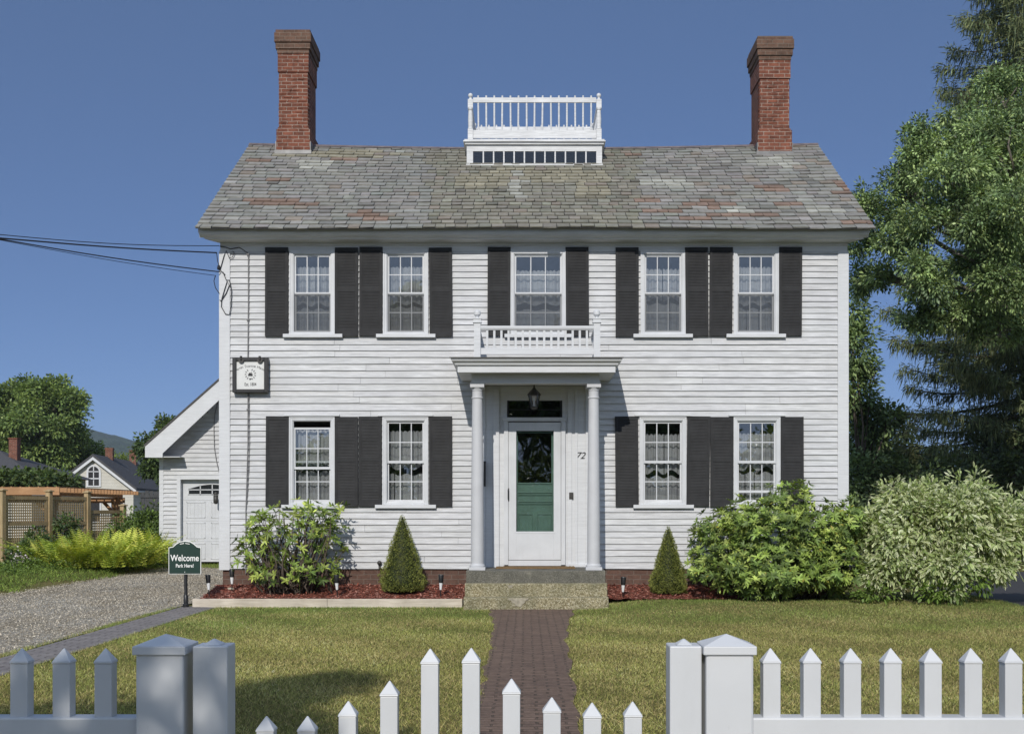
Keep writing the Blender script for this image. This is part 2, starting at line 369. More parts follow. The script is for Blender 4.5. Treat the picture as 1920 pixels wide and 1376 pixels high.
def leafy(name, label, cat, base, clumps, per_m2, k, L, Wd, cols, trunk_r=.2, group=None, bark='bark', spread=.22, seed=1, shape=4, edge_cols=None, mat='leaf', up=.35, trunk=True, crown='crown', var=.22, fork=None, limbs=3, sub=0):
    r = np.random.RandomState(seed); t = thing(name, base, label, cat, group)
    T, O = clump_points(clumps, per_m2, r, .62, sub)
    n = len(T); tw = palette(n, cols, var, r)
    d = rand_dirs(n*k, r); P = np.repeat(T, k, 0) + d*spread*(r.rand(n*k, 1)**.5)
    Dr = d + np.repeat(O, k, 0)*.8 + np.array([0, 0, -.15]); N = rand_dirs(n*k, r)*.7 + np.array([0, -.15, 1])*up*2 + np.repeat(O, k, 0)*.5
    c = np.repeat(tw, k, 0)*(1 + .18*r.randn(n*k, 1)); c = np.clip(c, .004, 1)
    e = palette(n*k, edge_cols, .15, r) if edge_cols else None
    leaves(crown, P, Dr, N, L*(.7 + .6*r.rand(n*k)), Wd*(.7 + .6*r.rand(n*k)), c, M[mat], t, shape, e)
    if trunk:
        mb = MB(); b = Vector(base); cz = np.mean([c_[0] for c_ in clumps], 0); fk = Vector(fork) if fork is not None else Vector((b.x*.7 + cz[0]*.3, b.y*.7 + cz[1]*.3, b.z + (cz[2]-b.z)*.45))
        mid = (b+fk)/2 + Vector((r.randn()*.1, r.randn()*.1, 0))*trunk_r*3
        mb.tube([b - Vector((0, 0, .2)), b + Vector((0, 0, .15)), mid, fk], [trunk_r*1.5, trunk_r*1.1, trunk_r*.9, trunk_r*.75], 9)
        for c_, rad in clumps:
            c_ = Vector(c_); rr = np.mean(rad); m1 = fk.lerp(c_, .5) + Vector(r.randn(3))*rr*.18 + Vector((0, 0, -.1*rr))
            mb.tube([fk, m1, c_], [trunk_r*.5, trunk_r*.32, trunk_r*.16], 6)
            for _ in range(limbs):
                e_ = c_ + Vector(unit(r.randn(1, 3))[0])*rr*.8; m2 = c_.lerp(e_, .5) + Vector(r.randn(3))*rr*.12
                mb.tube([m1.lerp(c_, .6), m2, e_], [trunk_r*.2, trunk_r*.12, trunk_r*.04], 5)
        mb.build('trunk' if cat == 'tree' else 'stem', M[bark], t, True)
    return t
def G(x, y):        # lie of the ground: level lawn, a slight rise by the right-hand beds
    s = lambda a: max(0, min(1, a)); f = s((x-.6)/1.5)*s((y+4.5)/3.2)*s((16-x)/6); return .10*f*f*(3-2*f)

exec_order = []
# ------------------------------------------------------------------ ground
def sheet(name, pts, z, m, kind='structure', step=None, fn=None):
    mb = MB(); mb.add([(x, y, z) for x, y in pts], [tuple(range(len(pts)))]); o = mb.build(name, m); tag(o, kind=kind); return o
def grid(name, x0, x1, y0, y1, nx, ny, fn, m):
    X, Y = np.meshgrid(np.linspace(x0, x1, nx), np.linspace(y0, y1, ny)); Z = np.vectorize(fn)(X, Y)
    V = np.stack([X, Y, Z], -1).reshape(-1, 3); i = np.arange(nx*ny).reshape(ny, nx)
    Fc = np.stack([i[:-1, :-1], i[:-1, 1:], i[1:, 1:], i[1:, :-1]], -1).reshape(-1, 4)
    o = np_mesh(name, V, Fc, m, None, None, True); tag(o, kind='structure'); return o
sheet('ground', [(-4000, -300), (4000, -300), (4000, 6000), (-4000, 6000)], -.022, M['lawn'])
grid('lawn', -4.72, 7.27, -18.6, 1.0, 61, 99, lambda x, y: G(x, y) - .004, M['lawn'])
grid('side_lawn', -30, -9.15, -18.6, 40, 43, 60, lambda x, y: .17*max(0, min(1, (-x-9.3)/1.2)) - .004, M['lawn'])
sheet('driveway', [(-9.4, -19.9), (-5.38, -19.9), (-5.36, -1.0), (-5.2, 13.5), (-9.4, 13.5)], -.002, M['gravel'])
sheet('paver_path', [(-5.3, -19.9), (-4.7, -19.9), (-4.72, -1.35), (-5.22, -1.05), (-5.28, -1.2)], .008, M['paver'])
sheet('asphalt_driveway', [(7.25, -19.9), (12, -19.9), (12, 30), (7.4, 30), (7.45, .3)], -.0, M['asphalt'])
sheet('sidewalk', [(-60, -21.9), (60, -21.9), (60, -19.9), (-60, -19.9)], -.012, M['concrete'])
sheet('road', [(-80, -31), (80, -31), (80, -22.4), (-80, -22.4)], -.016, M['asphalt'])
r = np.random.RandomState(12); n = 60000; gxx = -9.3+3.9*r.rand(n); gyy = -12+24.5*r.rand(n)
o = leaves('gravel_stones', np.stack([gxx, gyy, .004+.012*r.rand(n)], 1), r.randn(n, 3)*[1, 1, .35], r.randn(n, 3)*.5+[0, -.4, 1], .014+.016*r.rand(n), .016, palette(n, [(.46, .41, .33), (.38, .34, .27), (.29, .255, .20), (.19, .165, .125), (.54, .49, .40)], .15, r), M['chip'], None, 4, None, 0, .3); tag(o, kind='stuff')
# brick walk: narrow in the middle, flared at the steps
wk = [(-18.4, -.46, .40), (-13, -.45, .37), (-11.5, -.37, .38), (-10, -.36, .40), (-8.2, -.38, .44), (-6, -.39, .48), (-4, -.43, .56), (-2.6, -.5, .68), (-1.70, -.56, .74)]
mb = MB(); vs_ = []
yy = np.linspace(-18.4, -1.70, 60)
l = np.interp(yy, [a[0] for a in wk], [a[1] for a in wk]) + .025*np.sin(yy*5.1) + .015*rng.randn(60)
r_ = np.interp(yy, [a[0] for a in wk], [a[2] for a in wk]) + .025*np.sin(yy*4.3 + 1) + .015*rng.randn(60)
for i in range(59): mb.add([(l[i], yy[i], .012), (r_[i], yy[i], .012), (r_[i+1], yy[i+1], .012), (l[i+1], yy[i+1], .012)], [(0, 1, 2, 3)])
tag(mb.build('brick_walkway', M['walk']), kind='structure')
WL = lambda y: np.interp(y, yy, l); WR = lambda y: np.interp(y, yy, r_)
# mulch
def mulch(name, x0, x1, y0):
    grid(name, x0, x1, y0, .03, int((x1-x0)*14), 26, lambda x, y: max(.1, .115 + .16*(y-y0)/(-y0)) + .012*math.sin(x*23)*math.sin(y*31), M['mulch'])
    n = int((x1-x0)*1500); x = x0 + (x1-x0)*rng.rand(n); y = y0 + (-y0)*rng.rand(n); z = .118 + .16*(y-y0)/(-y0) + .01*rng.rand(n)
    d = rng.randn(n, 3)*[1, 1, .25]; N = rng.randn(n, 3)*.35 + [0, -.3, 1]
    o = leaves('mulch_chips', np.stack([x, y, z], 1), d, N, .05*(.5 + rng.rand(n)), .016, palette(n, [(.22, .07, .048), (.29, .10, .07), (.13, .042, .03), (.38, .19, .15)], .2), M['chip'], None, 4, None, 0, 0)
    tag(o, kind='stuff')
mulch('mulch_bed', -5.02, -.93, -1.16)
mulch('mulch_bed_right', 1.25, 3.4, -1.05); bpy.data.objects['mulch_bed_right'].name = 'mulch_bed.001'

# grass blades (one mass)
def grass(name, n, xr, yr, hl, keep, zf, dens_near=True, seed=3, pal=None, wd=.0046):
    r = np.random.RandomState(seed)
    x = xr[0] + (xr[1]-xr[0])*r.rand(n); y = yr[0] + (yr[1]-yr[0])*r.rand(n)
    k = keep(x, y); x, y = x[k], y[k]; n = len(x)
    z = zf(x, y)
    f = np.sin(x*1.3 + 2*np.sin(y*.7)) + np.sin(y*1.9 + x*.6) + .8*np.sin(x*4.1+y*2.7) + .9*r.randn(n)
    g = np.clip((y + 7.0)/5.5, 0, 1) + np.where((x < -3.6), .35, 0) + .12*f
    grn = np.array([.26, .34, .09]); dry = np.array([.74, .60, .28]); mid = np.array([.41, .41, .13])
    q = np.clip(g, 0, 1)[:, None]; c = np.where(r.rand(n, 1) < np.clip(.17 + .16*(1-q) + .09*(np.sin(x*2.3+1.5*np.sin(y*1.9))+np.sin(y*3.1-x*1.2))[:, None], .02, .6), dry, mid*(1-q) + grn*q)
    if pal is not None: c = palette(n, pal, .2, r)
    c = c*(1 + .16*np.sin(x*.9+np.sin(y*1.1)*2)*np.sin(y*1.4+x*.5) + .10*np.sin(x*3.7+y*2.2))[:, None]
    c = np.clip(c*(1 + .42*r.randn(n, 1)), .01, 1)
    d = r.randn(n, 3)*[.55, .55, 0] + [0, 0, 1]; N = r.randn(n, 3)*[1, 1, .2]
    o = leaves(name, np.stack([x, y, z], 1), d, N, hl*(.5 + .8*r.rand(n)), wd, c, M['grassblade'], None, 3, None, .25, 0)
    tag(o, kind='stuff'); return o
Gv = np.vectorize(G)
def keep_lawn(x, y):
    ok = (np.abs(x) < (y + 22.0)*.43) & ~((x > WL(y) + .03*rng.rand(len(x))) & (x < WR(y)) & (y < -1.7))
    ok &= ~((x > -5.1) & (x < -.9) & (y > -1.24)); ok &= ~((x > -.93) & (x < 1.25) & (y > -1.78)); ok &= ~((x > 1.2) & (x < 3.45) & (y > -1.05))
    p = np.clip(14/(y + D), .25, 1); return ok & (rng.rand(len(x)) < p)
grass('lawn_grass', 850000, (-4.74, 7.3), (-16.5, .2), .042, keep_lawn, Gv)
grass('drive_verge_grass', 9000, (-5.42, -5.27), (-12, -1.2), .05, lambda x, y: (np.sin(y*1.3)+rng.randn(len(x)) > -.3), lambda x, y: 0*x, seed=4)
grass('verge_grass', 42000, (-15, -9.0), (2, 14.5), .11, lambda x, y: (x < -9.35 + .25*np.sin(y*1.1) + .1*rng.randn(len(x))), lambda x, y: .17*np.clip((-x-9.3)/1.2, 0, 1), seed=5, pal=[(.20, .30, .06), (.27, .36, .08), (.14, .21, .05)], wd=.012)
grass('garage_grass', 9000, (-9.6, -5), (11.2, 13.35), .12, lambda x, y: (y > 11.6 + .5*np.sin(x*2)), lambda x, y: 0*x, seed=6, pal=[(.2, .28, .06), (.27, .31, .09)], wd=.012)

# ------------------------------------------------------------------ house
HX0, HX1, HD = wx(414), wx(1588), 7.1
ZB, ZT = wz(1066), 5.86
house = thing('colonial_house', ((HX0+HX1)/2, 0, 0), 'white two storey clapboard house with slate roof, two brick chimneys and columned porch', 'house')
# windows: casing px left, right, top, bottom, sill px left, right, floor
WIN = [(544, 628, 470, 627, 532, 643, 2), (719, 803, 470, 627, 706, 817, 2), (957, 1061, 470, 627, 946, 1073, 2), (1201, 1285, 470, 627, 1187, 1298, 2), (1375, 1459, 470, 627, 1361, 1472, 2),
       (543, 628, 782, 946, 529, 645, 1), (718, 803, 782, 946, 704, 818, 1), (1199, 1286, 782, 946, 1187, 1300, 1), (1375, 1462, 782, 946, 1361, 1474, 1)]
OPEN = [(wx(a)+.05, wx(b)-.05, wz(d)+.05, wz(c)-.05) for a, b, c, d, *_ in WIN]
OPEN.append((wx(907), wx(1108), .3, wz(722)))          # entry
def clapboard(mb, o, u, nrm, length, zs, openings, thick=.025, top=None, wav=.004, seed=1):
    r = np.random.RandomState(seed); o, u, nrm = Vector(o), Vector(u), Vector(nrm)
    for i in range(len(zs)-1):
        z0, z1 = zs[i], zs[i+1] + .012; zc = (z0+z1)/2
        a0, a1 = (0, length) if top is None else top(z1)
        if a1 - a0 < .1: continue
        iv = [(a0, a1)]
        for (p, q, b, t) in openings:
            if b < zc < t:
                nx = []
                for (s, e) in iv:
                    if q <= s or p >= e: nx.append((s, e)); continue
                    if p > s: nx.append((s, p))
                    if q < e: nx.append((q, e))
                iv = nx
        for s, e in iv:
            x = s
            while x < e - 1e-6:
                le = min(e, x + 1.4 + 2.6*r.rand());
                if e - le < .4: le = e
                k = max(1, int((le-x)/.45)); tint = .90 + .10*r.rand(); off = .0025*r.randn()
                col = (tint*(.995+.01*r.rand()), tint, tint*(.99+.02*r.rand())); tilt = wav*r.randn()*.6
                for j in range(k):
                    xa, xb = x + (le-x)*j/k, x + (le-x)*(j+1)/k
                    f = lambda xx: z0 + wav*(math.sin(xx*2.1+i*1.7)*.5 + math.sin(xx*5.3+i*2.9)*.35) + tilt*(xx-x-.5*(le-x))/max(.5, le-x)
                    P = lambda xx, dep, z: o + u*xx + nrm*dep + Vector((0, 0, z))
                    th = max(.007, thick + off)
                    mb.add([P(xa, th, f(xa)), P(xb, th, f(xb)), P(xb, .002, z1), P(xa, .002, z1), P(xa, 0, f(xa)), P(xb, 0, f(xb))], [(0, 1, 2, 3), (4, 5, 1, 0)], col)
                mb.add([P(le-.0005, th, f(le)), P(le-.0005, .001, z1), P(le-.0005, 0, f(le))], [(0, 1, 2)], col)
                x = le + .0035
def courses(z0, z1, e, seed, jit=.012):
    r = np.random.RandomState(seed); n = int(round((z1-z0)/e)); g = 1 + jit*r.randn(n)*3; return list(z0 + np.concatenate([[0], np.cumsum(g/g.sum()*(z1-z0))]))
zs = courses(ZB, wz(960), .104, 1) + courses(wz(960), wz(785), .096, 2)[1:] + courses(wz(785), wz(632), .109, 3, .035)[1:] + courses(wz(632), ZT, .0955, 4)[1:]
mb = MB(); clapboard(mb, (0, 0, 0), (1, 0, 0), (0, -1, 0), 0, [0], [])
clapboard(mb, (0, 0, 0), (1, 0, 0), (0, -1, 0), 0, zs, OPEN, top=lambda z: (HX0+.12, HX1-.12), wav=.005)
def gable(z, a=0): 
    zr = 8.30; t = max(0, (zr - z)/(zr - 5.9)); return (3.55-min(1, t)*3.5, 3.55+min(1, t)*3.5)
zs2 = courses(ZB, 8.2, .1, 5)
clapboard(mb, (HX0, 0, 0), (0, 1, 0), (-1, 0, 0), 0, zs2, [], top=gable)
clapboard(mb, (HX1, 0, 0), (0, 1, 0), (1, 0, 0), 0, zs2, [], top=gable)
clapboard(mb, (0, HD, 0), (-1, 0, 0), (0, 1, 0), 0, zs, [], top=lambda z: (-HX1, -HX0))
wall = mb.build('wall', M['clap'], house)
for bb in ((HX0-.022, wx(432), -.036, .1, ZB-.02, 5.699), (wx(1570), HX1+.022, -.036, .1, ZB-.22, 5.699), (HX0-.022, HX0+.1, HD-.1, HD+.034, ZB-.02, ZT), (HX1-.1, HX1+.022, HD-.1, HD+.034, ZB-.02, ZT)):
    mb = MB(); mb.box(*bb); mb.build('corner_board', M['trim'], house, bevel=.004)
mb = MB(); mb.box(HX0+.03, HX1-.03, .012, .35, -.2, ZB); mb.box(HX0+.03, HX0+.35, .36, HD, -.2, ZB); mb.box(HX1-.35, HX1-.03, .36, HD, -.2, ZB); mb.box(HX0+.36, HX1-.36, HD-.3, HD-.02, -.2, ZB)
mb.build('foundation', M['found'], house)
mb = MB()
for z in (.5, 3.0, 5.66): mb.box(HX0+.12, HX1-.12, .2, HD-.1, z, z+.12)
mb.box(HX0+.15, HX1-.15, 3.2, 3.3, .64, 2.98); mb.box(HX0+.15, HX1-.15, 3.2, 3.3, 3.14, 5.64)
mb.build('inner_floor', M['plaster'], house)
# cornice
EY, EZ = -.49, 5.975
mb = MB()
mb.along([(-.405, 6.0), (-.405, 5.925), (-.395, 5.922), (-.385, 5.90), (-.345, 5.875), (-.30, 5.862), (-.295, 5.845), (-.03, 5.835), (-.03, 6.22)], HX0, HX1, .66, .66)
mb.along([(-.034, 5.834), (-.052, 5.834), (-.052, 5.795), (-.040, 5.79), (-.034, 5.785)], HX0, HX1)
mb.box(HX0, HX1, -.034, .05, 5.70, 5.835)
# gable rake boards
for sx, xx in ((-1, HX0), (1, HX1)):
    for (ya, za, yb, zb) in ((-.42, 5.93, 3.56, 8.39), (3.56, 8.39, 7.52, 5.93)):
        a, b = Vector((xx+sx*.225, max(ya, -.33), za-.06+(.055 if ya < 0 else 0))), Vector((xx+sx*.225, yb, zb-.06)); mb.beam(a, b, .09, .14)
        a2, b2 = Vector((xx+sx*.09, ya+.2, za-.02)), Vector((xx+sx*.09, yb, zb-.08)); mb.beam(a2, b2, .18, .03)
mb.build('cornice', M['trim'], house)
# slate roof
RX0, RX1 = wx(470, 3.56), wx(1531, 3.56); RY, RZ = 3.56, 8.46
def roofpt(x, v, side=0, lift=0):          # v 0 at the eave, 1 at the ridge
    u = (x-RX0)/(RX1-RX0); sag = .085*math.sin(math.pi*max(0, min(1, u)))*v + .012*math.sin(u*9)*(1-v)
    y = EY + (RY-EY)*v; z = EZ + (RZ-EZ)*v - sag; nl = math.hypot(RZ-EZ, RY-EY); ny, nz = -(RZ-EZ)/nl, (RY-EY)/nl
    p = Vector((x, y+ny*lift, z+nz*lift)); 
    if side: p.y = 2*RY - p.y
    return p
RUST = [(545,380,100,6),(470,377,30,5),(690,405,50,9),(520,338,32,5),(490,301,35,5),(640,300,40,5),(1330,384,75,8),(1405,403,80,7),(1432,354,55,7),(1205,378,28,9),(1575,352,22,12),(1610,418,40,7),(1300,412,60,6),(1480,383,50,9),(1180,290,30,8),(1250,395,50,6)]
PALE = [(968,350,22,28),(590,310,40,10),(1450,305,60,12),(1540,395,50,8),(1380,395,40,10),(1250,345,60,10)]
LICH = [(1020,330,130,16),(905,340,60,14),(640,290,130,8),(1110,355,40,20)]
mb = MB(); r = np.random.RandomState(11); NR = 25
for side in (0, 1):
    for i in range(NR):
        v0, v1 = i/NR, min(1, (i+1.12)/NR); x = RX0 - .02 - .25*r.rand() if False else RX0 - .02
        first = True
        while x < RX1 + .01:
            px, py = proj(*roofpt(x, v0, 0)); mid = 790 < px < 1190
            wdt = (.15 + .08*r.rand()) if mid else (.17 + .12*r.rand())
            if first: wdt *= .4 + .6*r.rand(); first = False
            xe = min(x + wdt, RX1 + .02)
            if RX1 + .02 - xe < .08: xe = RX1 + .02
            g = .262 + .021*r.randn(); c = np.array([g*1.02, g*1.0, g*.93]) * (1 + .05*r.randn(3)*.35)
            if mid: c = c*.9*np.array([1.0, .98, .88])
            cx, cy = proj(*roofpt((x+xe)/2, (v0+v1)/2, 0))
            hit = lambda L: max([0]+[1-((cx-a)/p)**2-((cy-b)/q)**2 for a, b, p, q in L])
            if hit(LICH) > .1*r.rand(): c = np.array([.29, .27, .205])*(.85+.3*r.rand())
            if hit(PALE) > .5*r.rand(): c = np.array([.38, .38, .34])*(.85+.3*r.rand())
            if hit(RUST) > .1 + .75*r.rand(): c = np.array([.235, .165, .13])*(.85+.4*r.rand())
            elif r.rand() < .035: c = np.array([.26, .225, .19])*(.9+.25*r.rand())
            elif r.rand() < .05: c = c*1.25
            elif r.rand() < .06: c = c*.75
            lo = .026 + .008*r.rand(); dv = .0025*r.randn(); slip = 0
            if i == 0: dv += -.004*r.rand()
            if r.rand() < .012: slip = -.012; 
            A, B_, C_, D_ = roofpt(x+.007, v0+dv+slip, side, lo), roofpt(xe-.007, v0+dv+slip+.001*r.randn(), side, lo+.002*r.randn()), roofpt(xe-.003, v1, side, .004), roofpt(x+.003, v1, side, .004)
            E_, F_ = roofpt(x+.007, v0+dv+slip, side, lo-.02), roofpt(xe-.007, v0+dv+slip, side, lo-.02)
            mb.add([A, B_, C_, D_, E_, F_], [(0, 1, 2, 3), (4, 5, 1, 0), (4, 0, 3), (1, 5, 2)], tuple(np.clip(c, .01, 1)))
            x = xe
    vs2 = [roofpt(xx, v, side, 0) for v in (-.004, .5, 1) for xx in np.linspace(RX0-.01, RX1+.01, 14)]
    mb.add(vs2, [(j*14+k, j*14+k+1, (j+1)*14+k+1, (j+1)*14+k) for j in range(2) for k in range(13)], (.03, .03, .03))
roof = mb.build('roof', M['slate'], house)
mb = MB()
for k in range(24):
    xa, xb = RX0-.02+(RX1-RX0+.04)*k/24, RX0-.02+(RX1-RX0+.04)*(k+1)/24
    pa, pb = roofpt(xa, 1, 0, .03), roofpt(xb, 1, 0, .03); fa, fb = roofpt(xa, .975, 0, .03), roofpt(xb, .975, 0, .03); ga, gb = roofpt(xa, .975, 1, .03), roofpt(xb, .975, 1, .03)
    mb.add([fa, fb, pb, pa, ga, gb], [(0, 1, 2, 3), (3, 2, 5, 4)])
mb.build('ridge_cap', M['ridgecap'], roof)
# chimneys
def chimney(px0, px1, base, top, cap, label):
    s = 3.1; f = lambda px: wx(px, s); z = lambda py: wz(py, s)
    x0, x1 = f(px0), f(px1); y0, y1 = 3.1, 4.02; mb = MB()
    ch = MB(); zz = [z(base)-.5, z(base-43), z(base-47), z(top+78), z(top+75), z(top+44)]
    ch.box(x0-.045, x1+.045, y0-.03, y1+.03, zz[0], zz[1]); ch.box(x0-.02, x1+.02, y0-.012, y1+.012, zz[1], zz[2])
    ch.box(x0, x1, y0, y1, zz[2], zz[3]); ch.box(x0-.02, x1+.02, y0-.022, y1+.022, zz[3], zz[5])
    rr = np.random.RandomState(base+top)
    for k in range(int((zz[3]-zz[2])/.068)):          # ragged courses
        a = zz[2] + k*.068
        for _ in range(2):
            u_ = x0 + (x1-x0-.16)*rr.rand(); ch.box(u_, u_+.1+.08*rr.rand(), y0-.004-.009*rr.rand(), y0+.01, a+.006, a+.062)
        ch.box(x0-.006-.012*rr.rand(), x0+.01, y0+.05, y0+.16, a+.006, a+.06); ch.box(x1-.01, x1+.006+.012*rr.rand(), y0+.05, y0+.16, a+.006, a+.06)
    c = ch.build('chimney', M['brick'], house, bevel=.006); tag(c, label)
    mb.box(x0-.03, x1+.03, y0-.035, y1+.035, zz[5], z(top+36)); mb.box(x0-.055, x1+.055, y0-.06, y1+.06, z(top+36)+.002, z(top+24)); mb.box(x0-.075, x1+.075, y0-.085, y1+.085, z(top+24)+.002, z(top+6)); mb.box(x0-.055, x1+.055, y0-.06, y1+.06, z(top+6)+.002, z(top))
    mb.build('cap', M['cap_brick'], c, bevel=.008)
    fl = MB(); fl.box(x0-.075, x1+.075, y0-.055, y0-.034, z(base)-.04, z(base)+.03); fl.box(x0-.06, x0-.047, y0-.03, y1, z(base)-.1, z(base+0)+.20); fl.box(x1+.047, x1+.06, y0-.03, y1, z(base)-.1, z(base)+.2)
    fl.build('flashing', M['flash'], c)
chimney(523, 577, 286, 58, 0, 'taller brick chimney at the left end of the ridge')
chimney(1425, 1480, 288, 70, 0, 'brick chimney at the right end of the ridge')
# roof monitor with balustrade
MY0, MY1 = 2.63, 4.49; MX0, MX1 = wx(875, MY0), wx(1129, MY0); ms = lambda py: wz(py, MY0); mxx = lambda px: wx(px, MY0)
mb = MB(); z0, z1 = ms(322), ms(268)
pz0, pz1 = ms(307), ms(284)
mb.box(MX0, MX1, MY0, MY0+.05, ms(330), pz0); mb.box(MX0, MX1, MY0, MY0+.05, pz1, z1); mb.box(MX0, mxx(887), MY0, MY0+.05, pz0, pz1); mb.box(mxx(1118), MX1, MY0, MY0+.05, pz0, pz1)
mb.box(MX0, MX0+.05, MY0+.05, MY1, z0-.2, z1); mb.box(MX1-.05, MX1, MY0+.05, MY1, z0-.2, z1); mb.box(MX0, MX1, MY1, MY1+.05, z0-.3, z1)
for k in range(1, 12):
    xx = mxx(887)+(mxx(1118)-mxx(887))*k/12; mb.box(xx-.013, xx+.013, MY0+.005, MY0+.04, pz0, pz1)
mb.prism([(MX0-.005, ms(309)), (MX0-.06, ms(319)-.03), (MX1+.06, ms(319)-.03), (MX1+.005, ms(309))], MY0-.06, MY0-.004)
mon = mb.build('roof_monitor', M['oldtrim'], house, bevel=.004)
mb = MB(); mb.box(MX0-.06, MX1+.06, MY0-.08, MY1+.12, z1, z1+.025); mb.box(MX0-.03, MX1+.03, MY0-.045, MY1+.08, z1-.04, z1-.002); mb.box(MX0-.04, MX1+.04, MY0-.06, MY1+.1, z1+.027, z1+.05); mb.build('cornice', M['oldtrim'], mon, bevel=.004)
mb = MB(); mb.box(mxx(887), mxx(1118), MY0+.02, MY0+.026, pz0, pz1); mb.build('pane', M['glass_dark'], mon)
dz = z1+.05
def balustrade(parent, mat, bxs, y0, y1, zb, zr, zt, n, ns, bw, board, knob_post):
    bx0, bx1 = bxs; rails = MB(); bal = []
    for y in (y0, y1) if y1 is not None else (y0,):
        rails.box(bx0, bx1, y-.03, y+.03, zr-.085, zr); rails.box(bx0, bx1, y-.022, y+.022, zb, zb+board)
    return rails
mb = MB(); P0, P1 = mxx(882), mxx(1123)
for y in (MY0+.03, MY1-.03):
    mb.box(P0+.05, P1-.05, y-.022, y+.022, ms(192), ms(183)); mb.box(P0+.05, P1-.05, y-.018, y+.018, ms(259), ms(244))
for x in (P0, P1):
    mb.box(x-.022, x+.022, MY0+.08, MY1-.08, ms(192), ms(183)); mb.box(x-.018, x+.018, MY0+.08, MY1-.08, ms(259), ms(244))
rail = mb.build('balustrade', M['oldtrim'], mon)
tag(rail, 'white rooftop balustrade with ball topped posts')
bxy = [(P0 + (P1-P0)*(k+.95)/15.9, y) for k in range(15) for y in (MY0+.03, MY1-.03)] + [(x, MY0+.03+(MY1-MY0-.06)*(k+1)/10) for k in range(9) for x in (P0, P1)]
for x, y in bxy: mb = MB(); mb.tube([(x+.004*rng.randn(), y, ms(244)-.01), (x, y, ms(179))], .0165, 8); mb.build('baluster', M['oldtrim'], mon)
for x in (P0, P1):
    for y in (MY0+.03, MY1-.03):
        mb = MB(); w_ = .047
        mb.box(x-w_, x+w_, y-w_, y+w_, dz, dz+.2); mb.lathe(x, y, [(.046, dz+.2), (.052, dz+.215), (.04, dz+.23), (.045, dz+.40), (.036, dz+.55), (.05, dz+.565), (.047, dz+.585)], 16)
        mb.box(x-w_, x+w_, y-w_, y+w_, dz+.585, dz+.745); zz = dz+.745
        mb.lathe(x, y, [(.045, zz), (.025, zz+.025), (.022, zz+.04), (.036, zz+.055), (.043, zz+.08), (.036, zz+.105), (.012, zz+.122), (0.002, zz+.124)], 16)
        mb.build('post', M['oldtrim'], mon, True, angle=35)
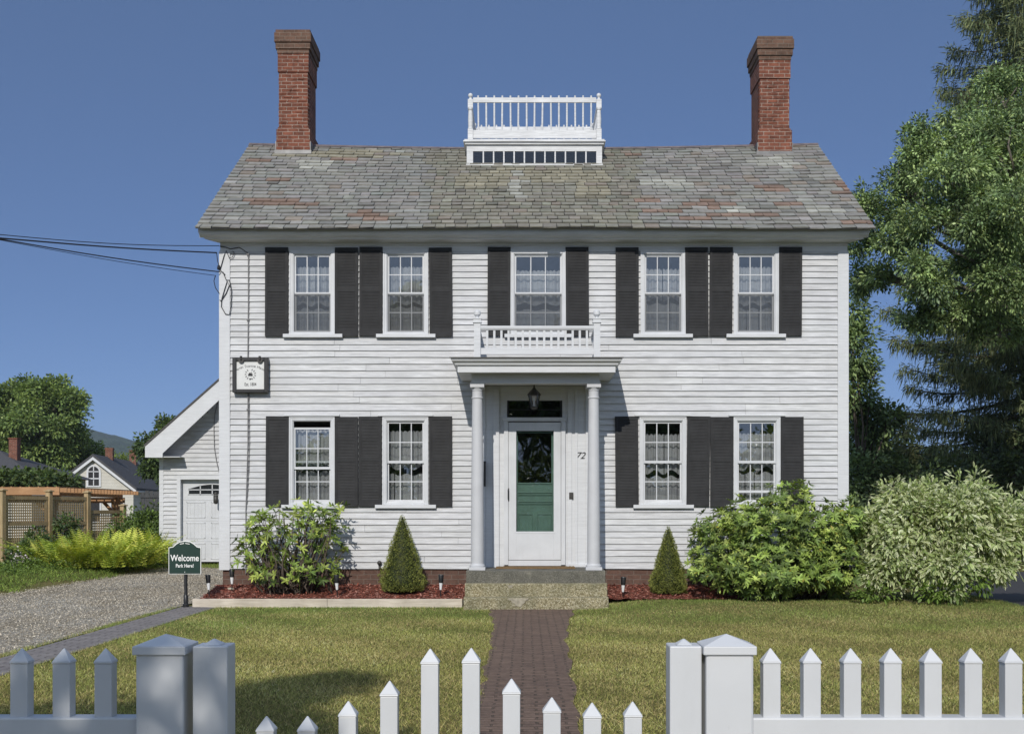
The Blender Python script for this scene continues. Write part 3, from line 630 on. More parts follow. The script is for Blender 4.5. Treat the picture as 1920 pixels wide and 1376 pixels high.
# windows
CUR = [('sheer blue tinted lace curtain', 0)]
def window(i, spec):
    a, b, c, d, s0, s1, fl = spec; x0, x1, zt, zb = wx(a), wx(b), wz(c), wz(d); mb = MB(); j = .055
    mb.box(x0, x0+j, -.045, .06, zb, zt); mb.box(x1-j, x1, -.045, .06, zb, zt); mb.box(x0+j, x1-j, -.045, .06, zt-j, zt); mb.box(x0+j, x1-j, -.045, .06, zb, zb+.035)
    mb.box(x0-.004, x0+.02, -.053, -.047, zb, zt+.004); mb.box(x1-.02, x1+.004, -.053, -.047, zb, zt+.004); mb.box(x0+.02, x1-.02, -.053, -.047, zt-.02, zt+.004)
    k = .014; mb.box(x0+j, x0+j+k, -.03, .05, zb+.035, zt-j); mb.box(x1-j-k, x1-j, -.03, .05, zb+.035, zt-j); mb.box(x0+j+k, x1-j-k, -.03, .05, zt-j-k, zt-j)
    fr = mb.build('window', M['vinyl'], house, bevel=.003)
    mb = MB(); mb.box(wx(s0), wx(s1), -.085, .01, zb-.058, zb-.001); mb.build('sill', M['trim'], fr, bevel=.004)
    if fl == 1:
        mb = MB(); mb.box(x0-.08, x1+.08, -.075, -.02, zt+.012, zt+.04); mb.build('drip_cap', M['trim'], fr, bevel=.003)
    gx0, gx1 = x0+j+k, x1-j-k; gz0, gz1 = zb+.036, zt-j-k; zm = (gz0+gz1)/2; st = .026
    for (lo, hi, y) in ((zm-.02-(.1 if i == 5 else 0), gz1-(.1 if i == 5 else 0), .002), (gz0, zm+.02, .03)):
        mb = MB(); mb.box(gx0, gx0+st, y, y+.026, lo, hi); mb.box(gx1-st, gx1, y, y+.026, lo, hi); mb.box(gx0+st, gx1-st, y, y+.026, hi-.032, hi); mb.box(gx0+st, gx1-st, y, y+.026, lo, lo+(.04 if y < .02 else .034))
        for q in (1, 2): xx = gx0+st+(gx1-gx0-2*st)*q/3; mb.box(xx-.0075, xx+.0075, y+.007, y+.019, lo+.03, hi-.03)
        zz = (lo+hi)/2; mb.box(gx0+st, gx1-st, y+.0065, y+.0195, zz-.0075, zz+.0075)
        if i == 8 and y > .02: mb.box(gx0+st, gx1-st, y+.004, y+.022, lo+.16, lo+.20)
        mb.build('sash', M['vinyl'], fr)
        mb = MB(); mb.box(gx0+st-.004, gx1-st+.004, y+.0115, y+.0145, lo+.03, hi-.028); mb.build('pane', M['glass'], fr)
    if fl == 2:
        mb = MB(); mb.add([(gx0, -.008, gz0), (gx1, -.008, gz0), (gx1, -.008, zm), (gx0, -.008, zm)], [(0, 1, 2, 3)]); mb.build('insect_screen', M['screen'], fr)
    # curtain hung inside
    r = np.random.RandomState(40+i); mb = MB(); n = 48; W_ = gx1-gx0; h = gz1-gz0; ph = r.rand()*6
    def strip(za, zb_, dy, trims=()):
        for k_ in range(n):
            xa, xb = gx0-.03+(W_+.06)*k_/n, gx0-.03+(W_+.06)*(k_+1)/n
            yf = lambda x: .13 + dy + .016*math.sin((x-gx0)/W_*2*math.pi*6.5+ph) + .008*math.sin((x-gx0)/W_*47+ph)
            if r.rand() < .02: continue
            A, B_ = za(xa), za(xb); E, F_ = zb_(xa), zb_(xb); last = 0
            lv = [0] + sorted(trims) + [1]
            for q in range(len(lv)-1):
                t0, t1 = lv[q], lv[q+1]; col = (1, 1, 1) if q != 1 else (.8, .8, .82)
                mb.add([(xa, yf(xa), A+(E-A)*t1), (xb, yf(xb), B_+(F_-B_)*t1), (xb, yf(xb), B_+(F_-B_)*t0), (xa, yf(xa), A+(E-A)*t0)], [(0, 1, 2, 3)], col)
    sc = lambda a_, f_, o_: (lambda x: a_*math.sin((x-gx0)/W_*2*math.pi*f_+o_+ph))
    s1_, s2_, s3_ = sc(.022, 2.6, 0), sc(.02, 2.6, 1.2), sc(.03, 2.3, 2.5)
    top0 = (.14+.05*r.rand()) if fl == 2 else .04 + .12*r.rand(); vb = .55+.1*r.rand(); tt = vb+.04+.05*r.rand(); amp = .7+.8*r.rand()
    strip(lambda x: gz1-h*top0+.012*math.sin(x*95), lambda x: gz1-h*vb+amp*s3_(x), 0, (.5+.15*r.rand(), .7))
    strip(lambda x: gz1-h*tt+amp*s2_(x), lambda x: gz0-.05+.4*s1_(x), .03, (.4+.2*r.rand(), .63))
    names = ['left end', 'second from the left', 'middle', 'second from the right', 'right end']
    k5 = i if fl == 2 else [0, 1, 3, 4][i-5]
    lab = 'sheer white ruffled curtain inside the %s window, %s along the row' % ('upstairs' if fl == 2 else 'ground floor', names[k5]) if k5 != 2 else 'sheer white ruffled curtain inside the wider window above the porch'
    o = mb.build('curtain', M['lace'], None, True); tag(o, lab, 'curtain', 'ruffled curtains in the front windows')
for i, s in enumerate(WIN): window(i, s)
# shutters
def shutter_mesh(w_, h_):
    mb = MB(); st = .042; y0, y1 = -.034, 0
    mb.box(0, st, y0, y1, 0, h_); mb.box(w_-st, w_, y0, y1, 0, h_); mb.box(st, w_-st, y0, y1, h_-.06, h_); mb.box(st, w_-st, y0, y1, 0, .11); mb.box(st, w_-st, y0, y1, h_*.50, h_*.50+.07)
    for a, b in ((.11, h_*.50), (h_*.50+.07, h_-.06)):
        n = int((b-a)/.024)
        for k in range(n):
            z = a + (b-a)*(k+.5)/n; mb.add([(st, y0+.004, z-.012), (w_-st, y0+.004, z-.012), (w_-st, y0+.012, z+.012), (st, y0+.012, z+.012), (st, y0+.004, z-.008), (w_-st, y0+.004, z-.008)], [(0, 3, 2, 1), (4, 5, 2, 3), (0, 1, 5, 4)])
    mb.box(st, w_-st, y0+.019, y0+.023, .1, h_-.05)
    me = MB.build(mb, 'shutter', M['shutter']); return me
SH2 = [498, 629, 674, 806, 914, 1061, 1154, 1285, 1329, 1459]; SH1 = [499, 629, 673, 805, 1154, 1286, 1331, 1463]
sw = 43/115.
protos = {}
for row, zt, zb in ((SH2, 465, 631), (SH1, 781, 949)):
    h_ = (zb-zt)/115.; o0 = shutter_mesh(sw, h_)
    for k, px in enumerate(row):
        o = o0 if k == 0 else o0.copy()
        if k: COL.objects.link(o)
        o.parent = house; o.location = Vector((wx(px), -.024, wz(zb) + .004*rng.randn())) - ORG[house]; o.rotation_euler = (0, R(.25*rng.randn()), 0)
# portico -----------------------------------------------------------
PY = -1.35; px_ = lambda p, Y=PY: wx(p, Y); pz_ = lambda p, Y=PY: wz(p, Y)
mb = MB(); L0, L1 = px_(858), px_(1154)
prof = [(0, 698), (0, 686), (.035, 684.5), (.045, 681), (.085, 678), (.10, 674.5), (.10, 671.5)]     # outward step, height: cornice swept round three sides
vs_ = []
for o_, p_ in prof: vs_ += [(L0-o_, -.02, pz_(p_)), (L0-o_, PY-o_, pz_(p_)), (L1+o_, PY-o_, pz_(p_)), (L1+o_, -.02, pz_(p_))]
m_ = len(prof)
mb.add(vs_, [(i*4+k, i*4+k+1, i*4+k+5, i*4+k+4) for i in range(m_-1) for k in range(3)] + [(3, 2, 1, 0), tuple(range(4*m_-4, 4*m_))])
portico = mb.build('portico', M['trim'], house); rfm = MB(); rfm.add([(L0-.118, PY-.118, pz_(671.5)+.004), (L1+.118, PY-.118, pz_(671.5)+.004), (L1+.118, -.02, pz_(671.5)+.085), (L0-.118, -.02, pz_(671.5)+.085), (L0-.118, PY-.118, pz_(671.5)-.014), (L1+.118, PY-.118, pz_(671.5)-.014)], [(0, 1, 2, 3), (4, 5, 1, 0)]); rfm.build('roofing', M['iron'], portico); tag(portico, 'flat roofed front porch with two round columns')
mb = MB(); cy = -1.0; X0, X1 = wx(884, -1.1), wx(1124, -1.1); za, zb_ = wz(719, -1.1), pz_(698)
mb.box(X0, X1, -1.10, -.92, za, zb_-.002); mb.box(X0-.012, X1+.012, -1.115, -1.102, za, za+.03)
mb.box(X0, X0+.18, -.92, -.03, za, zb_-.002); mb.box(X1-.18, X1, -.92, -.03, za, zb_-.002); mb.box(X0+.18, X1-.18, -.92, -.03, za+.07, zb_-.003)
mb.build('architrave', M['trim'], portico, bevel=.003)
zf = .565
for px in (895, 1113):
    x = wx(px, cy); mb = MB(); z1 = wz(727, cy); zt = wz(719.5, cy)
    mb.box(x-.125, x+.125, cy-.125, cy+.125, zf, zf+.045); mb.box(x-.108, x+.108, cy-.108, cy+.108, z1, zt)
    pr = [(.118, zf+.045), (.12, zf+.07), (.105, zf+.085), (.101, zf+.10)] + [(.100-.021*(k/12)**1.6, zf+.10+(z1-.17-zf-.1)*k/12) for k in range(13)]
    pr += [(.09, z1-.165), (.092, z1-.155), (.09, z1-.145), (.078, z1-.14), (.078, z1-.05), (.088, z1-.045), (.088, z1-.035), (.082, z1-.03), (.10, z1-.008), (.102, z1)]
    mb.lathe(x, cy, pr, 28); mb.build('column', M['column'], portico, True, angle=40)
# balcony railing
by = -1.15; bx = lambda p: wx(p, by); bz = lambda p: wz(p, by); mb = MB(); B0, B1 = bx(895), bx(1119)
mb.box(B0, B1, by-.04, by+.04, bz(616.5), bz(611.5)); mb.box(B0, B1, by-.02, by+.02, bz(665), bz(652.5)); mb.box(B0, B1, by-.03, by+.03, bz(619), bz(617))
for x in (B0, B1): mb.box(x-.035, x+.035, by+.05, -.05, bz(616.5), bz(611.5)); mb.box(x-.018, x+.018, by+.05, -.05, bz(665), bz(652.5))
bal = mb.build('balustrade', M['trim'], portico, bevel=.004); tag(bal, 'low white balcony railing on the porch roof')
bxy = [(bx(913.5 + k*13.35), by) for k in range(15)] + [(x, by+.14*(k+1)) for k in range(7) for x in (B0, B1)]
for x, y in bxy: mb = MB(); mb.box(x-.017, x+.017, y-.017, y+.017, bz(653), bz(618)); mb.build('baluster', M['trim'], portico)
for x in (B0, B1):
    mb = MB(); mb.box(x-.05, x+.05, by-.05, by+.05, 3.84, bz(606)); mb.box(x-.066, x+.066, by-.066, by+.066, bz(606), bz(603.5)); mb.box(x-.06, x+.06, by-.06, by+.06, bz(603.5), bz(599)); mb.box(x-.068, x+.068, by-.068, by+.068, bz(599), bz(597.5))
    z = bz(597.5); mb.lathe(x, by, [(.03, z), (.022, z+.02), (.028, z+.035), (.05, z+.055), (.055, z+.085), (.047, z+.115), (.02, z+.135), (.002, z+.138)], 18); mb.build('post', M['trim'], portico, True, angle=35)
# entry wall and doors
mb = MB(); ex0, ex1 = wx(905), wx(1126); d0, d1 = wx(947), wx(1059); ezt = za+.068
mb.box(ex0, d0, -.012, .03, .5, ezt); mb.box(d1, ex1-.03, -.012, .03, .5, ezt); mb.box(d0, wx(951), -.012, .03, wz(786), ezt); mb.box(wx(1054), d1, -.012, .03, wz(786), ezt); mb.box(wx(951), wx(1054), -.012, .03, wz(751), ezt)
for p0, p1, y in ((925, 936, -.05), (1064, 1072, -.032), (1078, 1083, -.03), (1098, 1104, -.045), (906, 910, -.03)): mb.box(wx(p0), wx(p1), y, -.013, .56, wz(730))
mb.box(wx(1060.5), wx(1108), -.06, -.013, .565, .62); mb.box(wx(1085), wx(1108), -.09, -.013, .565, .60)
mb.build('door_surround', M['trim'], portico, bevel=.003)
mb = MB(); f = lambda p: wx(p)
mb.box(f(945), f(953), -.07, -.01, .60, wz(786)); mb.box(f(1052), f(1060), -.07, -.01, .60, wz(786)); mb.box(f(943), f(1062), -.075, -.01, wz(790), wz(783)); mb.box(f(953), f(1052), -.05, -.01, .585, wz(1050))
door = mb.build('front_door', M['vinyl'], house, bevel=.003)
tag(door, 'white storm door over a dark green panelled door')
mb = MB(); dz0, dz1 = wz(1049), wz(792); gx0, gx1, gz0, gz1 = f(968), f(1038), wz(996), wz(808)
mb.box(f(953.5), gx0, -.055, -.02, dz0, dz1); mb.box(gx1, f(1051.5), -.055, -.02, dz0, dz1); mb.box(gx0, gx1, -.055, -.02, dz0, gz0); mb.box(gx0, gx1, -.055, -.02, gz1, dz1)
mb.box(gx0-.03, gx1+.03, -.06, -.056, gz0-.025, gz0-.018); mb.build('storm_door', M['vinyl'], door, bevel=.004)
mb = MB(); mb.box(gx0-.005, gx1+.005, -.04, -.036, gz0-.005, gz1+.005); mb.build('pane', M['storm_glass'], door)
mb = MB(); iz = wz(906); ix0, ix1 = f(960), f(1046)
mb.box(ix0, ix1, .035, .07, .6, iz); mb.box(ix0, f(971), .035, .07, iz, wz(795)); mb.box(f(1034), ix1, .035, .07, iz, wz(795)); mb.box(f(971), f(1034), .035, .07, wz(812), wz(795))
for p in (906, 923, 927, 940, 944): mb.box(f(971), f(1035), .018, .034, wz(p+1.3), wz(p-1.3))
for a, b in ((972, 999), (1007, 1034)):
    mb.box(f(a), f(b), .022, .034, wz(964.5), wz(962.5)); mb.box(f(a), f(a+1.6), .022, .034, wz(1040), wz(965)); mb.box(f(b-1.6), f(b), .022, .034, wz(1040), wz(965))
mb.build('inner_door', M['green_door'], door, bevel=.003)
mb = MB(); mb.box(f(971), f(1034), .05, .054, iz, wz(812)); mb.box(f(951), f(1054), .012, .016, wz(782), wz(752)); mb.build('door_glass', M['glass_dark'], door)
mb = MB(); mb.box(f(951), f(954), -.02, .01, wz(783), wz(751)); mb.box(f(1051), f(1054), -.02, .01, wz(783), wz(751)); mb.box(f(954), f(1051), -.02, .01, wz(768.6), wz(767.2)); mb.box(f(954), f(1051), .08, .1, wz(790), wz(745)); mb.build('transom', M['dark'], door)
mb = MB(); mb.tube([(f(953.2), -.058, wz(917)), (f(953.2), -.095, wz(919)), (f(953.2), -.095, wz(935)), (f(953.2), -.058, wz(937))], .011, 8); mb.box(f(951.8), f(954.6), -.063, -.056, wz(940), wz(915)); mb.build('handle', M['black'], door)
mb = MB(); mb.box(f(957), f(1051), .3, .32, .6, 2.9); mb.build('dark_backing', M['dark'], door)  # near-black sheet behind the glass; its colour stands for the unlit inside
mb = MB(); mb.box(f(1067), f(1075), -.034, -.0325, wz(936), wz(923)); mb.box(f(1068.5), f(1073.5), -.045, -.034, wz(934), wz(925)); mb.build('doorbell', M['iron'], house, bevel=.002)

# lettering
def text_geo(s, size=1.0, shear=0.0, offset=0.0, space=1.0):
    cu = bpy.data.curves.new('lettering', 'FONT'); cu.body = s; cu.size = size; cu.shear = shear; cu.align_x = 'CENTER'; cu.offset = offset; cu.resolution_u = 4; cu.space_character = space
    o = bpy.data.objects.new('lettering', cu); COL.objects.link(o); dg = bpy.context.evaluated_depsgraph_get(); dg.update()
    me = bpy.data.meshes.new_from_object(o.evaluated_get(dg)); V = [v.co.copy() for v in me.vertices]; Fs = [tuple(p.vertices) for p in me.polygons]
    bpy.data.objects.remove(o); bpy.data.curves.remove(cu); bpy.data.meshes.remove(me); return V, Fs
def put_text(mb, s, size, cx, y, cz, rot=0, fit=None, **kw):
    V, Fs = text_geo(s, size, **kw)
    if fit: k = fit/(max(v.x for v in V)-min(v.x for v in V)); V = [Vector((v.x*k, v.y, 0)) for v in V]
    c, sn = math.cos(rot), math.sin(rot)
    mb.add([(cx + v.x*c - v.y*sn, y, cz + v.x*sn + v.y*c) for v in V], Fs)
mb = MB(); put_text(mb, '72', .155, f(1087.5), -.016, wz(860), shear=.35, offset=.001); mb.build('house_number', M['black'], house)

# ------------------------------------------------------------------ things on and about the house
steps = thing('entry_steps', (.16, -1.5, 0), 'three concrete and stone steps rising to the front door', 'steps')
def block(name, x0, x1, y0, y1, z0, z1, m, nx=30):
    mb = MB(); r = np.random.RandomState(int(z1*100)); xs = np.linspace(x0, x1, nx)
    for i in range(nx-1):
        a, b = xs[i], xs[i+1]; ja, jb = .006*math.sin(a*9)+.004*math.sin(a*31), .006*math.sin(b*9)+.004*math.sin(b*31); ta, tb = .004*math.sin(a*17), .004*math.sin(b*17); c_ = .012
        mb.add([(a, y0+ja, z0), (b, y0+jb, z0), (b, y0+jb, z1+tb-c_), (a, y0+ja, z1+ta-c_), (b, y0+jb+c_, z1+tb), (a, y0+ja+c_, z1+ta), (b, y1, z1), (a, y1, z1)], [(0, 1, 2, 3), (3, 2, 4, 5), (5, 4, 6, 7)])
    mb.add([(x0, y0, z0), (x0, y1, z0), (x0, y1, z1), (x0, y0+.01, z1-.01)], [(3, 2, 1, 0)]); mb.add([(x1, y0, z0), (x1, y1, z0), (x1, y1, z1), (x1, y0+.01, z1-.01)], [(0, 1, 2, 3)])
    return mb.build(name, m, steps, False)
tag(block('step', -.908, 1.226, -1.25, -.0, -.1, .562, M['stone']), 'dark grey stone top step')
block('step', -.915, 1.238, -1.50, -1.2, -.1, .378, M['aggr']); block('step', -.922, 1.242, -1.76, -1.48, -.1, .186, M['aggr'])
mb = MB(); pts = [(952, 1121), (991, 1121), (990, 1124), (984, 1126), (985, 1129), (980, 1132), (978, 1136), (973, 1137), (970, 1135), (966, 1136), (965, 1131), (960, 1129), (958, 1125), (954, 1125)]
mb.prism([(wx(a, -1.76), wz(b, -1.76)) for a, b in pts][::-1], -1.772, -1.75); mb.build('cement_patch', M['cement'], steps); mb = MB(); mb.prism([(wx(a, -1.5), wz(b, -1.5)) for a, b in [(951, 1096.5), (963, 1096.5), (960, 1101), (955, 1103)]][::-1], -1.511, -1.49); mb.build('cement_patch', M['cement'], steps)
mb = MB()
for k in range(46): 
    x = wx(931)+(wx(1076)-wx(931))*k/46; mb.box(x, x+.026, -.62, -.1, .566, .580+.006*rng.rand())
tag(mb.build('doormat', M['mat']), 'worn brown coir doormat at the foot of the front door', 'doormat')
mb = MB(); mb.box(wx(907.5), wx(911), -.11, -.035, wz(912), wz(866)); mb.box(wx(907), wx(911.5), -.12, -.035, wz(868), wz(865)); 
tag(mb.build('mailbox', M['black'], bevel=.006), 'slim black mailbox in shade behind the left porch column', 'mailbox')
# porch lantern
ly = -.55; lx, ls = wx(1001.5, ly), (D+ly)/F; lz = lambda p: wz(p, ly)
lan = thing('porch_lantern', (lx, ly, lz(765)), 'black six sided lantern hanging above the front door', 'lantern')
mb = MB(); mb.tube([(lx, ly, za+.07), (lx, ly, lz(727))], .006, 6); mb.lathe(lx, ly, [(.05, za+.045), (.05, za+.069)], 14)
mb.lathe(lx, ly, [(.105, lz(741)), (.112, lz(740)), (.085, lz(736)), (.045, lz(731)), (.03, lz(729)), (.012, lz(726)), (.014, lz(724)), (.003, lz(722))], 6)
mb.lathe(lx, ly, [(.02, lz(768)), (.055, lz(766)), (.062, lz(763)), (.055, lz(762))], 6)
for k in range(6):
    a = 2*math.pi*k/6; mb.tube([(lx+.092*math.cos(a), ly+.092*math.sin(a), lz(741)), (lx+.056*math.cos(a), ly+.056*math.sin(a), lz(763))], .005, 5)
mb.build('frame', M['iron'], lan)
mb = MB(); mb.lathe(lx, ly, [(.052, lz(762)), (.086, lz(741.5))], 6); mb.build('pane', M['glass'], lan)
mb = MB(); mb.lathe(lx, ly, [(.014, lz(761)), (.014, lz(751)), (.02, lz(749)), (.012, lz(745)), (.002, lz(744))], 10); mb.build('bulb', M['lens'], lan)
# plaque
mb = MB(); q = lambda p: wx(p, -.1); qz = lambda p: wz(p, -.1); pl = thing('house_plaque', (q(470), -.1, qz(740)), 'square black framed white plaque reading Aaron Stanton House Est. 1804', 'sign')
fx0, fx1, fz0, fz1 = q(436.5), q(503), qz(736), qz(670.5); b_ = .062
mb.box(fx0, fx0+b_, -.14, -.018, fz0, fz1); mb.box(fx1-b_, fx1, -.14, -.018, fz0, fz1); mb.box(fx0+b_, fx1-b_, -.14, -.018, fz1-b_*.9, fz1); mb.box(fx0+b_, fx1-b_, -.14, -.018, fz0, fz0+b_*.85); mb.build('frame', M['black'], pl, bevel=.006)
mb = MB(); mb.box(fx0+b_, fx1-b_, -.11, -.09, fz0+b_*.85, fz1-b_*.9); mb.build('board', M['sign_board'], pl)
mb = MB(); cx = (fx0+fx1)/2
for px in (453, 488):
    x = q(px); mb.lathe(0, 0, [(.001, 0), (.044, 0), (.044, .03), (.001, .03)], 20); k = len(mb.v)-80
    mb.v[k:] = [(x+a, -.125-c_+.01, qz(676)-.0+b) for a, b, c_ in mb.v[k:]]; mb.tube([(x, -.145, qz(676)), (x, -.145, fz1+.02)], .02, 8)
mb.build('bracket', M['iron'], pl)
mb = MB(); s_ = 'Aaron Stanton House'; n = len(s_); rad = .42
for k, ch in enumerate(s_):
    if ch == ' ': continue
    a = (k-(n-1)/2)/(n-1)*R(62); put_text(mb, ch, .062, cx + rad*math.sin(a), -.1115, qz(688.5)-rad+rad*math.cos(a), -a)
put_text(mb, 'Est. 1804', .075, cx, -.1115, qz(723.5), fit=.19, offset=.001)
ez = qz(702)
for k in range(13):                                         # wreath of small leaves
    a = 2*math.pi*(k+.5)/13 + .0
    if abs(a - math.pi/2) < .32: continue
    c0, s0 = math.cos(a), math.sin(a); 
    for sp in (-.28, .28):
        c1, s1 = math.cos(a+sp), math.sin(a+sp); mb.add([(cx+.058*c0, -.1115, ez+.058*s0), (cx+.075*c0-.007*s1, -.1115, ez+.075*s0+.007*c1), (cx+.066*c0+.03*c1, -.1115, ez+.066*s0+.03*s1), (cx+.075*c0+.007*s1, -.1115, ez+.075*s0-.007*c1)], [(0, 3, 2, 1)])
mb.add([(cx-.036, -.1115, ez-.028), (cx+.036, -.1115, ez-.028), (cx+.036, -.1115, ez+.008), (cx+.012, -.1115, ez+.012), (cx-.006, -.1115, ez+.034), (cx-.03, -.1115, ez+.008), (cx-.036, -.1115, ez+.004)], [(0, 1, 2, 3, 4, 5, 6)])
mb.add([(cx+.014, -.1115, ez+.013), (cx+.024, -.1115, ez+.013), (cx+.024, -.1115, ez+.036), (cx+.014, -.1115, ez+.036)], [(0, 1, 2, 3)])
mb.add([(cx-.02, -.1115, ez-.075), (cx, -.1115, ez-.092), (cx+.02, -.1115, ez-.075), (cx, -.1115, ez-.066)], [(0, 1, 2, 3)])
mb.build('lettering', M['black'], pl)
# welcome sign
sy = -1.25; ws = thing('welcome_sign', (wx(348, sy), sy, 0), 'dark green Welcome Park Here sign on a black post', 'sign'); wX = lambda p: wx(p, sy); wZ = lambda p: wz(p, sy)
def sgn_poly(d):
    P = [(317, 1076), (317, 1026), (325, 1024.5), (331, 1019), (338, 1014.8), (348, 1013.4), (358, 1014.8), (365, 1019), (371, 1024.5), (378, 1026), (378, 1076)]
    cx_, cy_ = 347.5, 1048; return [(wX(cx_+(a-cx_)*(1-d/30.)), wZ(cy_+(b-cy_)*(1-d/31.))) for a, b in P]
mb = MB(); mb.prism(sgn_poly(0), sy-.03, sy-.01); mb.build('border', M['white'], ws, bevel=.004)
mb = MB(); mb.prism(sgn_poly(1.3), sy-.034, sy-.028); mb.build('panel', M['sign_green'], ws)
mb = MB(); put_text(mb, 'Welcome', .135, wX(347.5), sy-.0355, wZ(1051), fit=.435, offset=.002); mb.build('lettering', M['white'], ws); mb = MB(); put_text(mb, 'Park Here!', .075, wX(347.5), sy-.0355, wZ(1063), fit=.27, offset=.0012); mb.build('lettering', M['white'], ws); mb = MB()
for sg in (-1, 1):
    for a in range(4):
        t = .2+a*.5; x = wX(347.5)+sg*(.018+a*.016); z = wZ(1018.2)-a*.003; mb.add([(x-.01, sy-.0355, z), (x, sy-.0355, z-.009), (x+.01, sy-.0355, z), (x, sy-.0355, z+.009)], [(0, 1, 2, 3)])
mb.build('ornament', M['white'], ws); mb = MB(); mb.add([(wX(347.5)-.006, sy-.0355, wZ(1072.5)), (wX(347.5)+.006, sy-.0355, wZ(1072.5)), (wX(347.5), sy-.0355, wZ(1070.5))], [(0, 1, 2)])
mb.build('bolt', M['white'], ws)
mb = MB(); mb.lathe(wX(348), sy+.015, [(.047, -.05), (.047, .05), (.036, .065), (.036, .17), (.03, .18), (.027, .2), (.027, .98), (.02, .985)], 14); mb.build('post', M['black'], ws, True, angle=35)
# timber edging
mb = MB(); mb.box(wx(362, -1.2), wx(614, -1.2), -1.24, -1.195, -.05, .132); mb.box(wx(614.4, -1.2), wx(867, -1.2), -1.241, -1.196, -.05, .13); mb.beam((wx(362.5, -1.2), -1.19, .04), (wx(408, 0)-.0, .2, .05), .04, .17)
tag(mb.build('timber_edging', M['timber'], bevel=.006), 'low weathered timber board edging the left mulch bed', 'edging')
mb = MB(); c = Vector((wx(434, -.25), -.3, .2)); n = 12
V = [];
mb.lathe(c.x, c.y, [(.02, .1), (.075, .13), (.085, .19), (.05, .24), (.01, .25)], 9); mb.v = [(x*1+.02*math.sin(z*40), y, z) for x, y, z in mb.v]
tag(mb.build('field_stone', M['rock'], None, True), 'pale rounded stone beside the left house corner', 'stone')
# solar lights
proto = thing('solar_light', (0, 0, 0), 'x', 'path light', 'solar path lights in the beds')
mb = MB(); mb.lathe(0, 0, [(.008, -.08), (.008, .086)], 8); mb.build('stake', M['black'], proto)
mb = MB(); mb.lathe(0, 0, [(.017, .085), (.029, .19)], 14); mb.build('lens', M['lens'], proto, True, angle=40)
mb = MB(); mb.lathe(0, 0, [(.028, .19), (.034, .194), (.043, .31), (.040, .318), (.01, .32)], 16); mb.build('cap', M['black'], proto, True, angle=40)
SL = [(392, 1119, -1.0, 'solar path light nearest the Welcome sign, behind the timber edging'), (435, 1108, -.55, 'solar path light beside the left corner of the house'), (632.5, 1119, -1.0, 'solar path light in front of the loose left rhododendron'),
      (826, 1119, -1.0, 'solar path light between the left cone spruce and the steps'), (1167.5, 1123, -.95, 'solar path light just right of the front steps'), (1358, 1108, -1.15, 'solar path light in front of the big dense rhododendron')]
for i, (a, b, Y, lab) in enumerate(SL):
    o = proto if i == 0 else copy_tree(proto); o.location = (wx(a, Y), Y, wz(b, Y)+.03); o['label'] = lab; o.rotation_euler = (R(2*rng.randn()), R(2*rng.randn()), 0)
# spigot
mb = MB(); x, z = wx(712), wz(1058); mb.lathe(0, 0, [(.001, 0), (.035, 0), (.035, .04), (.001, .04)], 12); mb.v = [(x+a, -.03-c_, z+b+.03) for a, b, c_ in mb.v]; mb.tube([(x, -.02, z-.02), (x+.005, -.07, z-.03), (x+.008, -.085, z-.09)], .017, 8)
tag(mb.build('garden_tap', M['iron'], None, True), 'small metal garden tap on the wall left of the left cone spruce', 'tap')
# cables on the corner, and service wires
def poly(pts, Y): return [at(a, b, Y) for a, b in pts]
mb = MB(); mb.tube(poly([(448, 464), (458, 470), (466, 476), (466, 560), (465, 669)], -.03), .011, 6); mb.tube(poly([(465, 738), (465, 830), (463, 900), (461, 960), (461, 1075)], -.03), .010, 6); mb.tube(poly([(467, 738), (468, 830), (466, 890), (463, 945)], -.03), .006, 5)
for b in (478, 600, 768, 880): mb.box(wx(463.5), wx(468), -.05, -.02, wz(b+1.4), wz(b-1.4))
tag(mb.build('conduit', M['wire_grey']), 'thin grey cable running down the front wall past the plaque', 'cable')
mb = MB()
for pts in ([(413, 505), (420, 480), (424, 470), (430, 484), (436, 482), (439, 474), (436, 471)], [(418, 510), (424, 525), (430, 525), (434, 545), (433, 575), (430, 590), (423, 589), (415, 575), (416, 560), (422, 540), (426, 527), (430, 535), (424, 550), (414, 565), (412, 562)], [(404, 517), (401, 527), (404, 540), (411, 550)], [(406, 473), (408, 490), (412, 503), (414, 508), (422, 515)], [(412, 462), (424, 464), (432, 467), (448, 464)]):
    mb.tube(poly(pts, -.05), .007, 5)
mb.lathe(wx(411.5), -.05, [(.02, wz(507)), (.028, wz(504)), (.02, wz(499))], 8)
tag(mb.build('cable_loops', M['wire']), 'tangle of black looped cables at the upper left house corner', 'cable')
pole_b = Vector((-21.0, -17.2, 0)); wl = ['thin uppermost overhead wire running to the left roof corner', 'twisted black overhead cable second from the top', 'straight black overhead wire third from the top', 'faint thin lowest overhead wire reaching the house']
for k, ((a, b), (c_, e_), rad, tw) in enumerate([((411, 461), (0, 440), .006, 0), ((406, 474), (0, 447.5), .011, 1), ((413, 510), (0, 448.5), .009, 0), ((405, 517), (0, 450), .0045, 0)]):
    A = at(a, b, -.06); Pm = at(c_, e_, -2.9); t_ = (pole_b.x-A.x)/(Pm.x-A.x); Bp = A+(Pm-A)*t_; pts = []
    for j in range(61):
        t = j/60*t_; p = A + (Pm-A)*t; p.z -= .05*math.sin(math.pi*min(1, t/1))*(1 if t < 1 else 0)*(.6 if k else 1)
        if tw: p.z += .012*math.sin(t*58)
        pts.append(p)
    mb = MB(); mb.tube(pts, rad, 6); tag(mb.build('overhead_wire', M['wire']), wl[k], 'wire', 'overhead service wires')
